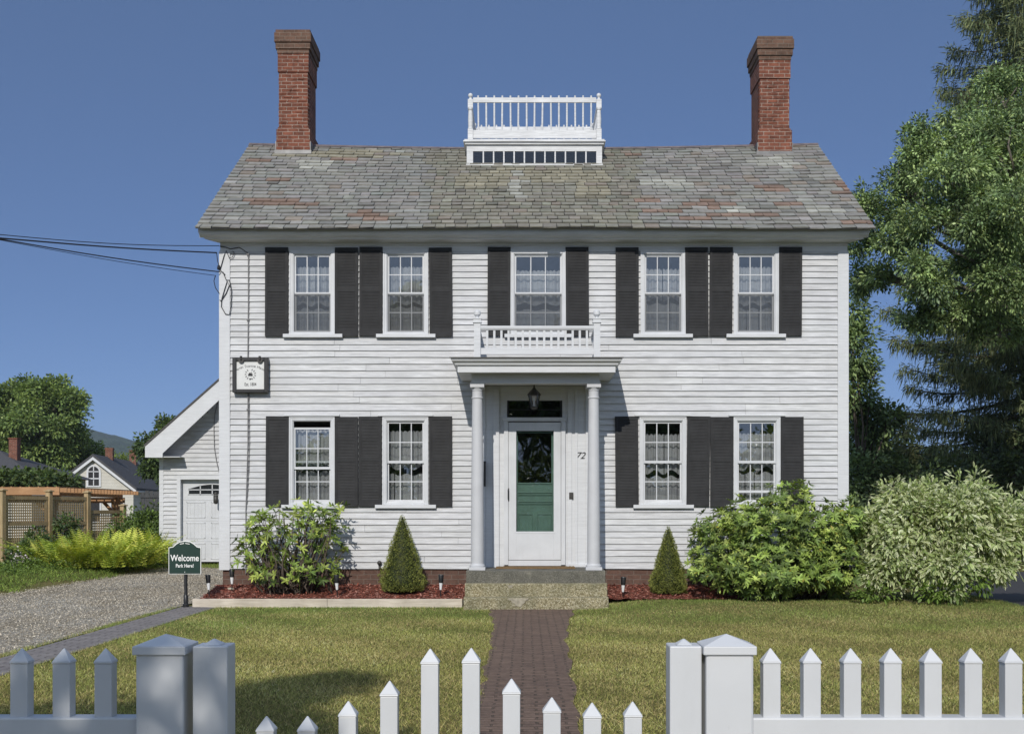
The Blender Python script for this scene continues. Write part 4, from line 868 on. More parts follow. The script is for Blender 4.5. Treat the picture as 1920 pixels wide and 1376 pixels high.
mb = MB(); mb.tube([pole_b-Vector((0, 0, .5)), pole_b+Vector((0, 0, 8))], [.15, .11], 12); mb.box(-21.9, -20.1, -17.25, -17.15, 7.3, 7.42); tag(mb.build('utility_pole', M['bark']), 'wooden utility pole carrying the service wires by the street', 'utility pole')

# ------------------------------------------------------------------ picket fence and gate
FY = -18.05; fx = lambda p, Y=FY: wx(p, Y); fz = lambda p, Y=FY: wz(p, Y)
def picket(mb, x, zb, zt, w_=.019, y=FY):
    zc = zt - .034; mb.box(x-w_, x+w_, y-w_, y+w_, zb, zc); e = w_+.0016
    mb.box(x-e, x+e, y-e, y+e, zc, zc+.004); mb.pyramid(x-e, x+e, y-e, y+e, zc+.004, zt)
def post(par, x, label=None):
    mb = MB(); h = .0515; zt = fz(1222, FY-.05); mb.box(x-h, x+h, FY-h, FY+h, -.1, zt); p = mb.build('post', M['vinyl'], par, bevel=.006)
    mb = MB(); e = h+.006; mb.box(x-e, x+e, FY-e, FY+e, zt-.006, zt+.013); mb.pyramid(x-e+.002, x+e-.002, FY-e+.002, FY+e-.002, zt+.013, zt+.035); mb.build('cap', M['vinyl'], p, bevel=.002)
def fence(label, xs, px_post, end):
    t = thing('picket_fence', (fx(px_post), FY, 0), label, 'fence', 'white picket fence sections'); xp = fx(px_post, FY-.05); post(t, xp)
    x0, x1 = sorted((xp + (.052 if end > xp else -.052), end))
    for z0, z1 in ((.905, 1.046), (.12, .26)): mb = MB(); mb.box(x0, x1, FY-.027, FY+.027, z0, z1); mb.build('rail', M['vinyl'], t, bevel=.004)
    for px in xs: mb = MB(); picket(mb, fx(px, FY-.019), .05, fz(1213, FY)); mb.build('picket', M['vinyl'], t, bevel=.0015)
    post(t, end + (.052 if end > xp else -.052))
fence('left white vinyl picket fence section, mostly in tree shade', [35 - 79*k for k in range(14, 0, -1)] + [35, 114.5, 193], 299, fx(35-79*15))
fence('right white vinyl picket fence section in full sun', [1447.5 + 75.6*k for k in range(20)], 1368.5, fx(1447.5+75.6*20))
gate = thing('garden_gate', (fx(840), FY, 0), 'white vinyl picket gate with stepped pickets in front of the brick walk', 'gate')
for pa, pb in ((361, 426), (1256, 1316)):
    mb = MB(); xa, xb = fx(pa, FY-.04), fx(pb, FY-.04); zt = fz(1211, FY-.04); mb.box(xa, xb, FY-.04, FY+.04, .05, zt); mb.pyramid(xa+.016, xb-.016, FY-.026, FY+.026, zt, zt+.014); mb.build('stile', M['vinyl'], gate, bevel=.003)
gz = [(496.5, 1340), (574, 1340), (651, 1312), (729, 1274), (805.5, 1214), (883, 1212.5), (959, 1270), (1035, 1305), (1111, 1315), (1187.5, 1313)]
for px, py in gz: mb = MB(); picket(mb, fx(px, FY-.019), .08, fz(py, FY)); mb.build('picket', M['vinyl'], gate, bevel=.0015)
for z0, z1 in ((.62, .71), (.14, .23)): mb = MB(); mb.box(fx(426, FY-.04)+.001, fx(1256, FY-.04)-.001, FY-.024, FY+.024, z0, z1); mb.build('rail', M['vinyl'], gate, bevel=.004)

# ------------------------------------------------------------------ shrubs
def rhodo(label, base, clumps, n, cols, seed, inner, Ls=.125, stems=None):
    r = np.random.RandomState(seed); t = thing('rhododendron', base, label, 'shrub')
    P = []; O = []
    wts = np.array([np.prod(c[1])**(2/3) for c in clumps]); wts = wts/wts.sum()
    for (c, rad), wt in zip(clumps, wts):
        m = int(n*wt); d = rand_dirs(m, r); d[:, 1] -= .25; d = unit(d); rr = np.where(r.rand(m) < .8, .82+.22*r.rand(m), .35+.45*r.rand(m))
        wob = 1+.13*np.sin(d[:, 0]*6+c[0]*4)+.12*np.sin(d[:, 2]*7+c[2]*5); P.append(np.array(c)+d*np.array(rad)*(rr*wob)[:, None]); O.append(d)
    P, O = np.concatenate(P), np.concatenate(O); k = P[:, 2] > base[2]+.06; k &= P[:, 1] < -.06; P, O = P[k], O[k]; m = len(P)
    ax = unit(O*.8 + np.array([0, -.1, .75]) + .35*r.randn(m, 3)); K = 9
    u = unit(np.cross(ax, r.randn(m, 3))); v = np.cross(ax, u); ang = (np.arange(K)*2*np.pi/K)[None, :, None] + r.rand(m, 1, 1)*6 + .25*r.randn(m, K, 1)
    rad = u[:, None, :]*np.cos(ang) + v[:, None, :]*np.sin(ang); lift = (.15 + .6*r.rand(m, K, 1)); Dr = rad + ax[:, None, :]*lift; N = ax[:, None, :] - rad*lift*.6
    tw = palette(m, cols, .25, r); c = np.repeat(tw[:, None, :], K, 1)*(1+.2*r.randn(m, K, 1)); c = np.clip(c, .004, 1).reshape(-1, 3); c[r.rand(len(c)) < .012] = (.38, .33, .06)
    Lr = Ls*(.65+.6*r.rand(m*K)); leaves('foliage', np.repeat(P[:, None, :], K, 1).reshape(-1, 3), Dr.reshape(-1, 3), N.reshape(-1, 3), Lr, Lr*.27, c, M['glossleaf'], t, 7, None, .12, .3)
    mb = MB(); b = Vector(base)
    for j in range(m):
        if r.rand() > inner: continue
        e = Vector(P[j]); b0 = b + Vector((r.randn()*.16, r.randn()*.07, 0)); b0.x += (e.x-b.x)*.3; m1 = b0.lerp(e, .45)+Vector((r.randn()*.07, r.randn()*.05, -.04)); m2 = b0.lerp(e, .75)+Vector(r.randn(3))*.04
        mb.tube([b0-Vector((0, 0, .05)), m1, m2, e], [.018, .013, .009, .005], 5)
    mb.build('stem', M['bark'], t, True); return t
RC = [(.19, .27, .055), (.26, .35, .07), (.13, .2, .05), (.37, .44, .10)]
s = -.62
lc = lambda p, q, rx, rz, Y=s, ry=.36: ((wx(p, Y), Y, wz(q, Y)), (rx/118., ry, rz/118.))
rhodo('loose open rhododendron bush under the left ground floor window', (wx(560, s), s, .17), [lc(555, 1000, 80, 55), lc(500, 985, 45, 35), lc(600, 980, 45, 38, -.5, .3), lc(485, 1040, 45, 40), lc(530, 1070, 70, 28, -.8), lc(620, 1010, 34, 50, -.45, .25), lc(470, 1010, 28, 30, -.5, .3), lc(640, 960, 14, 18, -.5, .12), lc(575, 948, 26, 16, -.5, .2), lc(595, 1075, 45, 24, -.8, .25)], 330, RC, 21, .24, .108)
bc = lambda p, q, rx, rz, Y=-1.0, ry=.7: ((wx(p, Y), Y, wz(q, Y)), (rx/121., ry, rz/121.))
rhodo('big dense rhododendron mound in front of the right corner window', (wx(1460, -.9), -.9, .12), [bc(1460, 1020, 110, 85), bc(1475, 945, 50, 42, -.75, .4), bc(1380, 985, 65, 45, -.8, .45), bc(1370, 1060, 70, 48), bc(1540, 1000, 62, 58), bc(1450, 1075, 120, 38, -1.15), bc(1560, 1060, 55, 50, -1.1), bc(1325, 1000, 30, 22, -.5, .25), bc(1325, 1050, 36, 20, -.6, .3), bc(1590, 985, 35, 45, -.9, .5)], 2700, [(.22, .31, .07), (.29, .39, .085), (.16, .24, .06), (.38, .46, .12), (.11, .16, .045)], 22, .04, .102)
rhc = bpy.data.objects['rhododendron.001']
# variegated shrub
vc = lambda p, q, rx, rz, Y=-1.3, ry=.7: ((wx(p, Y), Y, wz(q, Y)), (rx/122., ry, rz/122.))
leafy('variegated_shrub', 'large pale cream and green variegated shrub by the asphalt drive', 'shrub', (wx(1750, -1.2), -1.2, .1),
      [vc(1725, 1000, 75, 80), vc(1800, 985, 75, 80), vc(1680, 1045, 60, 55), vc(1760, 1060, 80, 50, -1.5), vc(1860, 1000, 65, 65, -1.1), vc(1910, 985, 60, 55, -.9), vc(1835, 945, 34, 26), vc(1690, 945, 40, 30, -1.1, .4), vc(1770, 950, 50, 24), vc(1740, 920, 12, 18, -1.2, .12), vc(1640, 1000, 35, 45, -.9, .5), vc(1650, 1075, 40, 32, -1.4, .4), vc(1960, 1000, 60, 60, -.7), vc(1828, 900, 10, 20, -1.2, .1), vc(1675, 915, 12, 20, -1.1, .15), vc(1860, 1060, 40, 25, -1.2)],
      54, 13, .10, .036, [(.26, .33, .12), (.30, .38, .14), (.20, .27, .09), (.16, .22, .07)], .03, None, 'bark', .13, 31, 7, [(.78, .81, .52), (.86, .86, .64), (.60, .67, .35), (.32, .41, .15)], 'leaf', .3, True, 'foliage', .2, (wx(1750, -1.2), -1.2, .5))
leafy('low_creeper', 'bright green compound leaved sprig at the foot of the variegated shrub', 'plant', (wx(1790, -1.9), -1.9, .02), [vc(1770, 1108, 55, 14, -1.9, .25), vc(1835, 1085, 26, 20, -1.8, .2), vc(1640, 1112, 45, 9, -1.8, .2)], 70, 8, .075, .035, [(.12, .19, .035), (.16, .24, .05)], .008, None, 'bark', .1, 33, 7, None, 'leaf', .4, True, 'foliage', .2, (wx(1790, -1.9), -1.9, .1))
# dwarf spruces
def cone(label, px, pt, pb, half, Y, seed):
    r = np.random.RandomState(seed); x, z0, z1 = wx(px, Y), wz(pb, Y), wz(pt, Y); rad = half*(D+Y)/F; t = thing('dwarf_spruce', (x, Y, z0-.02), label, 'conifer', 'cone shaped dwarf spruces'); H = z1-z0
    prof = lambda u: rad*np.where(u < .14, .86+.14*np.sin(u/.14*np.pi/2), (1-(u-.14)/.86)**.88*.985+.015)
    n = 17000; u = 1-np.sqrt(r.rand(n)*.999); u = np.clip(u*1.02, 0, 1); a = r.rand(n)*2*np.pi
    lump = 1+.08*np.sin(a*7+u*31+seed)+.07*np.sin(a*11-u*47)+.07*np.sin(a*3+u*17+seed*2)+.05*np.sin(a*2+seed)+.10*(r.rand(n) < .02)
    q = prof(u)*lump*(.88+.12*r.rand(n)); P = np.stack([x+q*np.cos(a), Y+q*np.sin(a), z0+H*u], 1)
    O = np.stack([np.cos(a), np.sin(a), .5+0*a], 1); d = O+.75*r.randn(n, 3)+[0, 0, .35]
    c = palette(n, [(.18, .21, .05), (.24, .265, .065), (.14, .17, .04), (.30, .31, .08)], .25, r)
    leaves('foliage', P, d, r.randn(n, 3), .028*(.6+.8*r.rand(n)), .007, c, M['needle'], t, 4, None, 0, 0)
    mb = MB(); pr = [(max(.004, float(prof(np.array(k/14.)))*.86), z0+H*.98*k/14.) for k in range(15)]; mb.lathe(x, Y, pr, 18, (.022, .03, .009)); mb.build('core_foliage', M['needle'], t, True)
    mb = MB(); mb.tube([(x, Y, z0-.12), (x, Y, z0+.1)], .03, 7); mb.build('trunk', M['bark'], t)
cone('taller cone shaped dwarf spruce between the left bush and the steps', 754.5, 966, 1108, 41, -.62, 41)
cone('shorter cone shaped dwarf spruce right of the steps', 1253, 988, 1111, 34, -.62, 42)

# ------------------------------------------------------------------ garage behind, on the left
GY = 13.4; gx = lambda p, Y=GY: wx(p, Y); gzz = lambda p, Y=GY: wz(p, Y)
gar = thing('garage', (gx(356), GY, 0), 'white gabled garage with panelled door beyond the left house corner', 'garage')
GX0 = gx(300); pitch = .885; apx = GX0 + 4.3; eave_z = gzz(838)
ridge_z = eave_z + pitch*(apx-gx(283)); GX1 = 2*apx - GX0
roofz = lambda x: ridge_z - pitch*abs(x-apx) - .32
gd = (gx(339), gx(339)+2.75, .1, gzz(898))
mb = MB(); zz = courses(gzz(1031), ridge_z-.4, .117, 9, .002)
clapboard(mb, (0, GY, 0), (1, 0, 0), (0, -1, 0), 0, zz, [gd], top=lambda z: (max(GX0, apx-(ridge_z-.32-z)/pitch), min(GX1, apx+(ridge_z-.32-z)/pitch)), wav=.0005, thick=.034)
clapboard(mb, (GX0, GY, 0), (0, 1, 0), (-1, 0, 0), 7.5, courses(gzz(1031), eave_z, .125, 9, .002), [], wav=.0005); clapboard(mb, (GX1, GY, 0), (0, 1, 0), (1, 0, 0), 7.5, courses(gzz(1031), eave_z, .125, 9, .002), [], wav=.0005)
mb.box(GX0, GX1, GY+7.4, GY+7.5, .2, eave_z, (.9, .9, .9))
mb.build('wall', M['clap'], gar)
mb = MB(); mb.box(GX0-.015, GX0+.10, GY-.03, GY+.1, gzz(1031)-.02, eave_z-.02); mb.box(GX1-.13, GX1+.015, GY-.03, GY+.1, gzz(1031)-.02, eave_z-.1)
mb.box(gd[0]-.10, gd[0], GY-.035, GY+.22, .1, gd[3]+.10); mb.box(gd[1], gd[1]+.10, GY-.035, GY+.22, .1, gd[3]+.10); mb.box(gd[0], gd[1], GY-.035, GY+.22, gd[3], gd[3]+.10)
mb.build('trim', M['trim'], gar, bevel=.005)
mb = MB(); mb.box(GX0+.03, gd[0]-.1, GY+.02, GY+.25, -.1, gzz(1031)); mb.box(gd[1]+.1, GX1, GY+.02, GY+.25, -.1, gzz(1031)); mb.box(GX0+.03, GX0+.2, GY+.26, GY+7.3, -.1, gzz(1031)); mb.build('foundation', M['concrete'], gar)
mb = MB(); mr = MB()
for sg in (-1, 1):
    xe = apx+sg*(apx-gx(283)); e, rg = Vector((xe, 0, eave_z)), Vector((apx, 0, ridge_z)); up = Vector((sg*pitch, 0, 1)).normalized()
    a = [Vector((p.x, y, p.z)) for y in (GY-.55, GY+7.7) for p in (e, rg)]; hh = up*.045
    mr.add([a[0], a[1], a[3], a[2], a[0]+hh, a[1]+hh, a[3]+hh, a[2]+hh], [(0, 1, 2, 3), (7, 6, 5, 4), (0, 4, 5, 1), (1, 5, 6, 2), (2, 6, 7, 3), (3, 7, 4, 0)])
    t_ = .30
    mb.prism([(xe, eave_z-.004), (apx, ridge_z-.004), (apx, ridge_z-.004-t_*1.2), (xe+(-sg)*.46, eave_z-.30+.11), (xe+(-sg)*.46, eave_z-.30), (xe, eave_z-.30)], GY-.53, GY-.47)
    mb.prism([(xe+(-sg)*.02, eave_z-.27), (xe+(-sg)*.02, eave_z-.29), (xe+(-sg)*.9, eave_z-.29), (xe+(-sg)*.9, eave_z-.27)], GY-.47, GY-.015)
    mb.prism([(xe+(-sg)*.1, eave_z-.06), (apx, ridge_z-.16), (apx, ridge_z-.19), (xe+(-sg)*.1, eave_z-.09)], GY-.47, GY-.015)
    mb.box(min(xe, xe-sg*.03), max(xe, xe-sg*.03), GY-.47, GY+7.6, eave_z-.28, eave_z-.02)
gr_ = mr.build('roof', plain('asphalt_shingle', (.085, .082, .08), .9, .3, 30, .2, .5), gar); mb.build('fascia', M['trim'], gr_)
mb = MB(); dy = GY+.14; mb.box(gd[0], gd[1], dy, dy+.05, .1, gd[3]); hd = gd[3]-.1
for rr_ in range(1, 4):
    z0 = .1 + hd*(rr_-1)/4+.07; z1 = .1+hd*rr_/4-.06
    for k in range(4):
        xa, xb = gd[0]+.12+(gd[1]-gd[0]-.1)*k/4, gd[0]+.12+(gd[1]-gd[0]-.1)*(k+1)/4-.16
        for (p, q_, r1, r2) in ((xa, xb, z1-.018, z1), (xa, xb, z0, z0+.018), (xa, xa+.018, z0, z1), (xb-.018, xb, z0, z1)): mb.box(p, q_, dy-.012, dy-.001, r1, r2)
        for j in range(1, 5): xx = xa+(xb-xa)*j/5; mb.box(xx-.005, xx+.005, dy-.006, dy-.001, z0+.02, z1-.02)
for rr_ in range(1, 4): z0 = .1+hd*rr_/4; mb.box(gd[0], gd[1], dy-.007, dy-.001, z0-.006, z0+.006)
gdoor = mb.build('garage_door', M['vinyl'], gar)
mb = MB(); wz0, wz1 = gzz(926), gzz(907); mf = MB()
for k in range(8):
    u0, u1 = k/4., (k+1)/4.
    if k >= 4 and k < 4: continue
    x0_ = gd[0]+.17+.32*k+(.0 if k < 4 else .05)
    top_ = lambda x: wz0 + (wz1-wz0)*(.55+.45*math.sin(math.pi*max(0, min(1, (x-gd[0]-.17 - (0 if k < 4 else 1.33))/1.28))))
    if x0_+.3 > gd[1]-.1: break
    mb.add([(x0_+.015, dy-.004, wz0), (x0_+.305, dy-.004, wz0), (x0_+.305, dy-.004, top_(x0_+.305)), (x0_+.16, dy-.004, top_(x0_+.16)), (x0_+.015, dy-.004, top_(x0_+.015))], [(0, 1, 2, 3, 4)])
    mf.box(x0_-.013, x0_+.013, dy-.014, dy-.002, wz0-.02, top_(x0_)); mf.box(x0_, x0_+.32, dy-.014, dy-.0022, (wz0+wz1)/2-.03, (wz0+wz1)/2-.006); mf.box(x0_, x0_+.32, dy-.014, dy-.0024, wz0-.02, wz0)
    for j in range(6):
        a_, b2 = x0_+.32*j/6, x0_+.32*(j+1)/6; mf.add([(a_, dy-.014, top_(a_)-.012), (b2, dy-.014, top_(b2)-.012), (b2, dy-.014, top_(b2)+.015), (a_, dy-.014, top_(a_)+.015)], [(0, 1, 2, 3)])
mb.build('pane', plain('garage_pane', (.02, .022, .024), .12, .2, 3, .6), gdoor); mf.build('window_frame', M['vinyl'], gdoor)
mb = MB(); x, z = gx(407), gzz(935); mb.tube([(x, GY-.03, z+.12), (x, GY-.12, z+.16)], .012, 6); mb.lathe(x, GY-.14, [(.07, z+.11), (.03, z+.17), (.005, z+.19)], 10); mb.lathe(x, GY-.14, [(.03, z-.14), (.065, z-.1), (.065, z+.1)], 10)
tag(mb.build('wall_lamp', M['iron'], None, True), 'small outdoor lamp on the garage door', 'lamp')
bpy.data.objects['wall_lamp']['label'] = 'small wall lamp beside the garage door'
mb = MB(); mb.tube([at(a, b, GY-.04) for a, b in [(408, 755), (403, 775), (401, 800), (402, 840), (406, 865), (411, 886)]], .012, 5); tag(mb.build('slack_cable', M['wire_grey']), 'slack dark cable drooping down the garage gable', 'cable')

# ------------------------------------------------------------------ left garden: lattice fence, pergola, ferns
lfp = []
for p_ in (4, 92, 164, 231):
    A_, B_ = Vector((wx(4, 10.7), 10.7)), Vector((wx(231, 15.2), 15.2)); k_ = 0.
    for it in range(60): q_ = A_.lerp(B_, k_); k_ += (p_-proj(q_.x, q_.y, 1)[0])/230.
    lfp.append(A_.lerp(B_, k_))
fd = (lfp[3]-lfp[0]).normalized(); fn = Vector((fd.y, -fd.x))
lf = thing('lattice_fence', (lfp[0].x, lfp[0].y, .15), 'tan wooden lattice screen fence with capped posts beside the ferns', 'fence')
zg = .15; tops = [1.88, 1.88, 1.87, 1.52]
def fp(p, z, o=0): return Vector((p.x+fn.x*o, p.y+fn.y*o, z))
N3 = Vector((fn.x, fn.y, 0))
for k, p in enumerate(lfp):
    zt = tops[k]+.08; mb = MB(); mb.beam(fp(p, zg-.2), fp(p, zt), .13, .13, None, N3); mb.beam(fp(p, zt), fp(p, zt+.03), .19, .19, None, N3); mb.pyramid(p.x-.08, p.x+.08, p.y-.08, p.y+.08, zt+.03, zt+.07); mb.build('post', M['lattice'], lf, bevel=.006)
for k in range(3):
    a_, b_ = lfp[k]+fd*.066, lfp[k+1]-fd*.066; zt = [1.84, 1.84, 1.48][k]; ln_ = (b_-a_).length; mb = MB()
    for z in (zt, zg+.12) + ((1.18,) if k < 2 else ()): mb.beam(fp(a_, z-.045), fp(b_, z-.045), .07, .09)
    for e in (a_+fd*.04, b_-fd*.04): mb.beam(fp(e, zg+.12), fp(e, zt-.09), .08, .06, None, N3)
    n = int(ln_/.075)
    for j in range(n): e = a_+(b_-a_)*((j+.5)/n); mb.beam(fp(e, zg+.1, .012), fp(e, zt-.08, .012), .034, .008, None, N3)
    n = int((zt-zg)/.075)
    for j in range(n): z = zg+.1+(zt-zg-.15)*(j+.5)/n; mb.beam(fp(a_+fd*.08, z, 0), fp(b_-fd*.08, z, 0), .008, .034)
    mb.build('lattice_panel', M['lattice'], lf)
PYY, PX1, PX0 = 16.0, -13.45, -21.0
pg = thing('pergola', (PX1, PYY, 0), 'orange cedar pergola with notched rafters behind the lattice fence', 'pergola')
mb = MB(); zt_ = wz(929, PYY)
for y in (PYY+.3, PYY+6.2): mb.box(PX0, PX1-.1, y-.04, y+.04, zt_-.18, zt_+.0); mb.box(PX0, PX1-.1, y+.2, y+.26, zt_-.18, zt_)
for x in (PX1-.3, PX1-3.4, PX0+.5): 
    mb.box(x-.05, x+.05, PYY, PYY+6.7, zt_-.0, zt_+.1)
mb.build('beam', M['cedar'], pg)
mb = MB(); n = 24
for k in range(n):
    y = PYY+.0+6.8*k/(n-1); mb.box(PX0-.4, PX1+.25, y-.022, y+.022, zt_+.10, zt_+.22)
for k in range(30): x = PX0+(PX1-PX0)*k/29; mb.box(x-.02, x+.02, PYY-.15, PYY+6.9, zt_+.222, zt_+.262)
mb.build('rafter', M['cedar'], pg)
mb = MB(); mb.box(PX0, wx(112, PYY-.25), PYY-.28, PYY-.23, zt_+.02, zt_+.24)
for k in range(14): x = PX0+.3+k*.42; mb.box(x-.03, x+.03, PYY-.30, PYY-.281, zt_+.03, zt_+.2) if False else None
mb.build('fascia', M['cedar'], pg)
for x in (PX1-.3, PX0+.5):
    for y in (PYY+.35, PYY+6.25):
        mb = MB(); mb.box(x-.08, x+.08, y-.08, y+.08, 0, zt_); mb.beam((x, y, zt_-.65), (x-.5, y, zt_-.1), .08, .1); mb.beam((x, y, zt_-.65), (x, y+(-.5 if y > PYY+3 else .5), zt_-.1), .08, .1, None, (1, 0, 0)); mb.build('post', M['cedar'], pg)
DK = [(.055, .09, .035), (.08, .125, .04), (.11, .165, .05)]
leafy('climbing_vine', 'dark green climbing vine sprawled on the pergola roof', 'vine', (-17.5, 18, 1.5), [((wx(p, 18), 18, wz(q, 18)), (a, 1.6, b)) for p, q, a, b in ((15, 903, .7, .16), (50, 898, .6, .2), (88, 899, .55, .2), (118, 904, .3, .1), (-20, 898, .8, .25))], 36, 9, .14, .09, DK+[(.08, .11, .03)], .03, None, 'bark', .2, 51, 4, None, 'leaf', .4, True, 'foliage')
# ferns
def ferns():
    r = np.random.RandomState(61); P = []; Dd = []; Nn = []; Ls = []; cs = []
    for k in range(420):
        px = 68+228*r.rand(); Y = 8.2+3.0*r.rand()+max(0, px-200)*.012; x = wx(px, Y)
        if x > -9.05: x = -9.05-.3*r.rand()
        a = r.rand()*2*np.pi; lean = .35+.8*r.rand(); L = .66+.45*r.rand(); e = np.array([math.cos(a), math.sin(a)*.9-.2, 0]); base = np.array([x+.2*r.randn(), Y, .12])
        col = np.array([(.42, .52, .08), (.54, .60, .10), (.66, .66, .14), (.28, .38, .06)][r.randint(4)])*(.8+.4*r.rand())
        side = np.cross(e, [0, 0, 1.]); prev = base; m = 15
        for j in range(1, m+1):
            t = j/m; p = base + e*L*lean*t**1.4 + np.array([0, 0, 1.05*L*(t-.42*lean*t*t)]); d = p-prev; d = d/np.linalg.norm(d)
            wd = L*.23*math.sin(math.pi*min(1, t*.85+.13))**.8
            for sg in (-1, 1): P.append(p); Dd.append(side*sg+d*.55+np.array([0, 0, -.1])); Nn.append(np.cross(side, d)); Ls.append(wd); cs.append(col*(.85+.3*r.rand()))
            prev = p
    Nn = np.array(Nn); Nn[Nn[:, 2] < 0] *= -1
    o = leaves('ferns', np.array(P), np.array(Dd), Nn, np.array(Ls), np.array(Ls)*.16+.018, np.clip(np.array(cs), .01, 1), M['leaf'], None, 4, None, .15, .1); tag(o, 'yellow green ferns massed along the gravel driveway', 'ferns', None, 'stuff')
ferns()
leafy('garden_shrub', 'dark leafy bush growing against the lattice fence', 'shrub', (-10.9, 8.6, .12), [((wx(p, Y), Y, wz(q, Y)), (a, .5, b)) for p, q, a, b, Y in ((50, 1045, .38, .32, 9.2), (72, 1022, .32, .35, 10), (30, 1058, .28, .18, 8.8), (128, 985, .25, .3, 12.4))], 45, 9, .10, .055, DK, .03, None, 'bark', .16, 52, 4, None, 'leaf', .3, True, 'foliage')
leafy('garden_shrub', 'mid green bush between the ferns and the garage', 'shrub', (-9.9, 14.3, .1), [((wx(p, Y), Y, wz(q, Y)), (a, .7, b)) for p, q, a, b, Y in ((255, 1000, .65, .6, 14.3), (285, 1020, .5, .5, 13.6), (240, 1020, .5, .45, 13.5), (280, 975, .5, .35, 15), (290, 1045, .3, .3, 12.8))], 42, 9, .11, .06, [(.11, .17, .04), (.15, .22, .05), (.08, .125, .035)], .03, None, 'bark', .17, 53, 4, None, 'leaf', .3, True, 'foliage')
leafy('ground_creeper', 'bright green low weeds along the left driveway edge', 'weeds', (-10.5, 5.5, .1), [((wx(p, Y), Y, wz(q, Y)), (a, .5, b)) for p, q, a, b, Y in ((20, 1070, .7, .14, 6.5), (60, 1062, .6, .14, 7.5), (5, 1075, .5, .12, 5.5), (110, 1063, .5, .1, 8))], 60, 8, .06, .04, [(.12, .19, .035), (.15, .22, .04), (.09, .14, .03)], .01, None, 'bark', .12, 54, 4, None, 'leaf', .5, False, 'foliage')
mb = MB(); r = np.random.RandomState(3)
fl_ = leaves('phlox_flowers', np.array([wx(38, 8), 8, wz(1047, 8)]) + r.randn(60, 3)*[.09, .1, .1], r.randn(60, 3), r.randn(60, 3), .05, .045, np.clip(np.array([(.7, .62, .68)])*(1+.1*r.randn(60, 1)), 0, 1), M['leaf'], None, 4); tag(fl_, 'small cluster of pale pink flowers by the lattice fence', 'flowers', None, 'stuff')

# ------------------------------------------------------------------ houses beyond
SH = plain('grey_shingle', (.075, .075, .08), .9, .3, 25, .2, .4)
def clad(name, c): 
    t = NT(name); sp = t.n('SeparateXYZ'); t.set(sp.inputs[0], t.co); wv = t.math('FRACT', t.math('MULTIPLY', sp.outputs[2], 4.2)); b = t.mix(t.ramp(wv, [(.0, 1.), (.1, 0.)]), c, tuple(x*.45 for x in c)); b = t.mix(t.ramp(t.noise(2, 4), [(.4, .3), (.7, 0.)]), b, tuple(x*.7 for x in c)); t.bump(wv, .5, .02); return t.done(b, .8, .2)
CREAM = clad('cream_clapboard', (.58, .565, .51))
HYY = 69.0; hb = at(176, 968, HYY); gh = thing('gabled_house', (hb.x, HYY, 0), 'cream gabled house with arched attic window and two brick chimneys', 'house'); gh.rotation_euler = (0, 0, R(6))
sA = (D+HYY)/F; hw = 70*sA*1.03; zap, zev = wz(857, HYY), wz(914, HYY); ln = 15.0
def local(mb, name, m, par, **k):
    o = mb.build(name, m, None, **k); o.parent = par; ORG[o] = Vector(); return o
mb = MB(); mb.prism([(-hw, -.5), (hw, -.5), (hw, zev), (0, zap-.1), (-hw, zev)], 0, ln); local(mb, 'wall', CREAM, gh)
mb = MB()
for sg in (-1, 1):
    dx = hw+.28; dzr = (zap-zev)/hw*dx; mb.prism([(0, zap+.02), (sg*dx, zap-dzr+.02), (sg*dx, zap-dzr+.2), (0, zap+.22)][::sg], -.35, ln+.3)
gr2 = local(mb, 'roof', SH, gh)
mb = MB()
for sg in (-1, 1):
    dx = hw+.26; dzr = (zap-zev)/hw*dx; mb.prism([(0, zap-.2), (sg*dx, zap-dzr-.2), (sg*dx, zap-dzr+.015), (0, zap+.015)][::sg], -.34, -.22)
    mb.box(min(sg*(hw+.02), sg*(hw+.28)), max(sg*(hw+.02), sg*(hw+.28)), -.2, ln, zap-dzr-.12, zap-dzr+.0)
local(mb, 'fascia', M['trim'], gr2)
for yy_, xx_, hh_ in ((4.6, .1, .75), (12.8, .2, .95)): mb = MB(); mb.box(xx_-.26, xx_+.26, yy_-.26, yy_+.26, zap-.8, zap+hh_); mb.box(xx_-.29, xx_+.29, yy_-.29, yy_+.29, zap+hh_, zap+hh_+.12); local(mb, 'chimney', M['brick'], gr2)
wzz0, wzz1 = wz(910, HYY), wz(884, HYY); ww = .36
arch = lambda rr_, z: [(-rr_, wzz0-.1*(rr_ > ww)), (rr_, wzz0-.1*(rr_ > ww))] + [(rr_*math.cos(a), wzz1+rr_*math.sin(a)) for a in np.linspace(0, math.pi, 12)]
mb = MB(); mb.prism(arch(ww+.13, 0), -.07, -.01); wf = local(mb, 'window', M['trim'], gh); mb = MB(); mb.prism(arch(ww, 0), -.085, -.072); local(mb, 'pane', M['glass_dark'] if False else M['dark'], wf)
mb = MB(); mb.box(-.03, .03, -.1, -.086, wzz0, wzz1+ww); mb.box(-ww, ww, -.1, -.0862, (wzz0+wzz1)/2-.04, (wzz0+wzz1)/2+.04); mb.box(-ww, ww, -.1, -.0864, wzz1-.03, wzz1+.03); local(mb, 'muntin', M['trim'], wf)
for xx_ in (.0, 1.6): mb = MB(); mb.box(xx_-.5, xx_+.5, -.06, -.01, .6, 2.3); wq = local(mb, 'window', M['trim'], gh); mb = MB(); mb.box(xx_-.4, xx_+.4, -.08, -.062, .7, 2.2); local(mb, 'pane', M['dark'], wq)
L2 = 44.0; b2 = at(-78, 960, L2); lh = thing('hip_roof_house', (b2.x, L2, 0), 'grey roofed house with a brick chimney behind the vine, left edge', 'house')
zz0, zz1 = wz(893, L2), wz(848, L2); hw2 = 3.7
mb = MB(); mb.box(-hw2, hw2, 0, 8, -.2, zz0); local(mb, 'wall', CREAM, lh)
